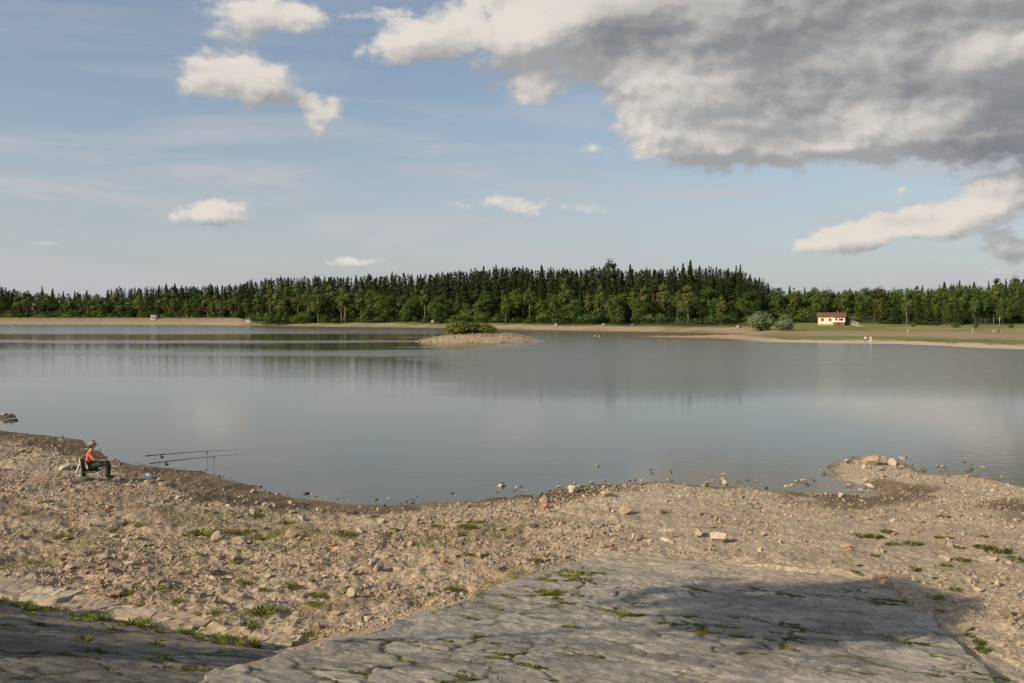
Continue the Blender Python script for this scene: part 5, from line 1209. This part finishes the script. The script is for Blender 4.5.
def board(px, Y, zt, w, h, label, mat, name="sign_board", cat="sign", group=None):
    x, y = at_depth(px, Y); z = H(x, y); root = empty(name, (x, y, z), 0, label, cat, group)
    MB().tube([(0, 0, -.3), (0, 0, zt)], .06, 6).build("post", m_steel, root, True); MB().box((-w / 2, -.09, zt - h), (w / 2, -.065, zt)).build("board", mat, root, bevel=.01)
board(221.6, 640, 2.6, 1.5, 1.3, "white notice board on the crest of the far dam", m_wcloth)
for px, py, lab in [(907.5, 335, "white marker board on a post at the pink bank, left of two"), (972.5, 334.5, "white marker board on a post at the pink bank, right of two")]:
    x, y, z = meet(px, py); board(px, y, 1.5, .35, .5, lab, m_conc)
x, y, z = meet(999.5, 326); board(999.5, y, 2.8, .3, .45, "small pale sign on a tall thin post at the lawn's edge", m_wcloth)
# picnic table on the lawn
x, y, z = meet(997, 332.2); tb = empty("picnic_table", (x, y, z), .1, "pale wooden picnic table on the right-hand lawn", "table")
m_wood = simple_mat("weathered_wood", (.33, .27, .19), .8, .2, 3)
MB().box((-1.3, -.4, .70), (1.3, .4, .76)).build("table_top", m_wood, tb, bevel=.01)
for s in (-1, 1):
    MB().box((-1.3, s * .85 - .14, .42), (1.3, s * .85 + .14, .47)).build("bench", m_wood, tb, bevel=.01); MB().add([(s * .9 - .05, -.95, -.1), (s * .9 + .05, -.95, -.1), (s * .9 + .05, .95, -.1), (s * .9 - .05, .95, -.1), (s * .9 - .05, -.3, .697), (s * .9 + .05, -.3, .697), (s * .9 + .05, .3, .697), (s * .9 - .05, .3, .697)], [[0, 3, 2, 1], [4, 5, 6, 7], [0, 1, 5, 4], [1, 2, 6, 5], [2, 3, 7, 6], [3, 0, 4, 7]]).build("trestle", m_wood, tb)
# boulders and driftwood along the far shore, floats on the water
for px, py, w, h, lab in [(556, 326.5, 7, 4, "tan boulder on the far shore right of the island"), (574, 327, 4, 2, "small boulder on the far shore beyond the island's right end"), (604, 325.5, 6, 2.5, "low pale boulder at the wood's foot right of the island"), (633, 326, 7, 2.5, "pale rock at the foot of the spruces right of the island"),
                          (460, 330.3, 4, 2, "pale stone by the bush on the island, left one"), (432, 322.5, 5, 4, "brown earth mound under the trees left of the island's bush"), (740, 328, 12, 3.5, "long orange-brown boulder on the far shore left of the willow bushes")]:
    stone(px, py, w, h, m_rock, lab, None, "boulder", "rock", sink=.2)
for px, w in ((484, 9), (503, 10), (512, 6)):
    x, y, z = meet(px, 324.6); lg = MB().tube([(-w * .2, 0, .3), (0, .2, .34), (w * .22, .1, .26)], [.3, .34, .22], 8); o = lg.build("log", m_barkr, None, True, label="brown felled log lying at the wood's foot behind the island", cat="log", group="logs behind the island"); o.location = (x, y, z)
for px, py, lab in [(595, 336.2, "small pale float on the water right of the island, left one"), (599, 336.6, "small pale float on the water right of the island, right of a close pair"), (669.5, 336.8, "single small pale float on the water near the sandbar's tip")]:
    x, y = on_plane(px, py, 0); bo = empty("float", (x, y, 0), 0, lab, "float"); V, F = ico(2)
    MB().add(V * np.array([.34, .3, .26]) + np.array([0, 0, .06]), [list(f) for f in F]).build("body", simple_mat("float_paint", (.42, .34, .26), .6), bo, True); MB().tube([(0, 0, .28), (0, 0, .5)], .04, 6).build("stem", m_dark, bo, True)
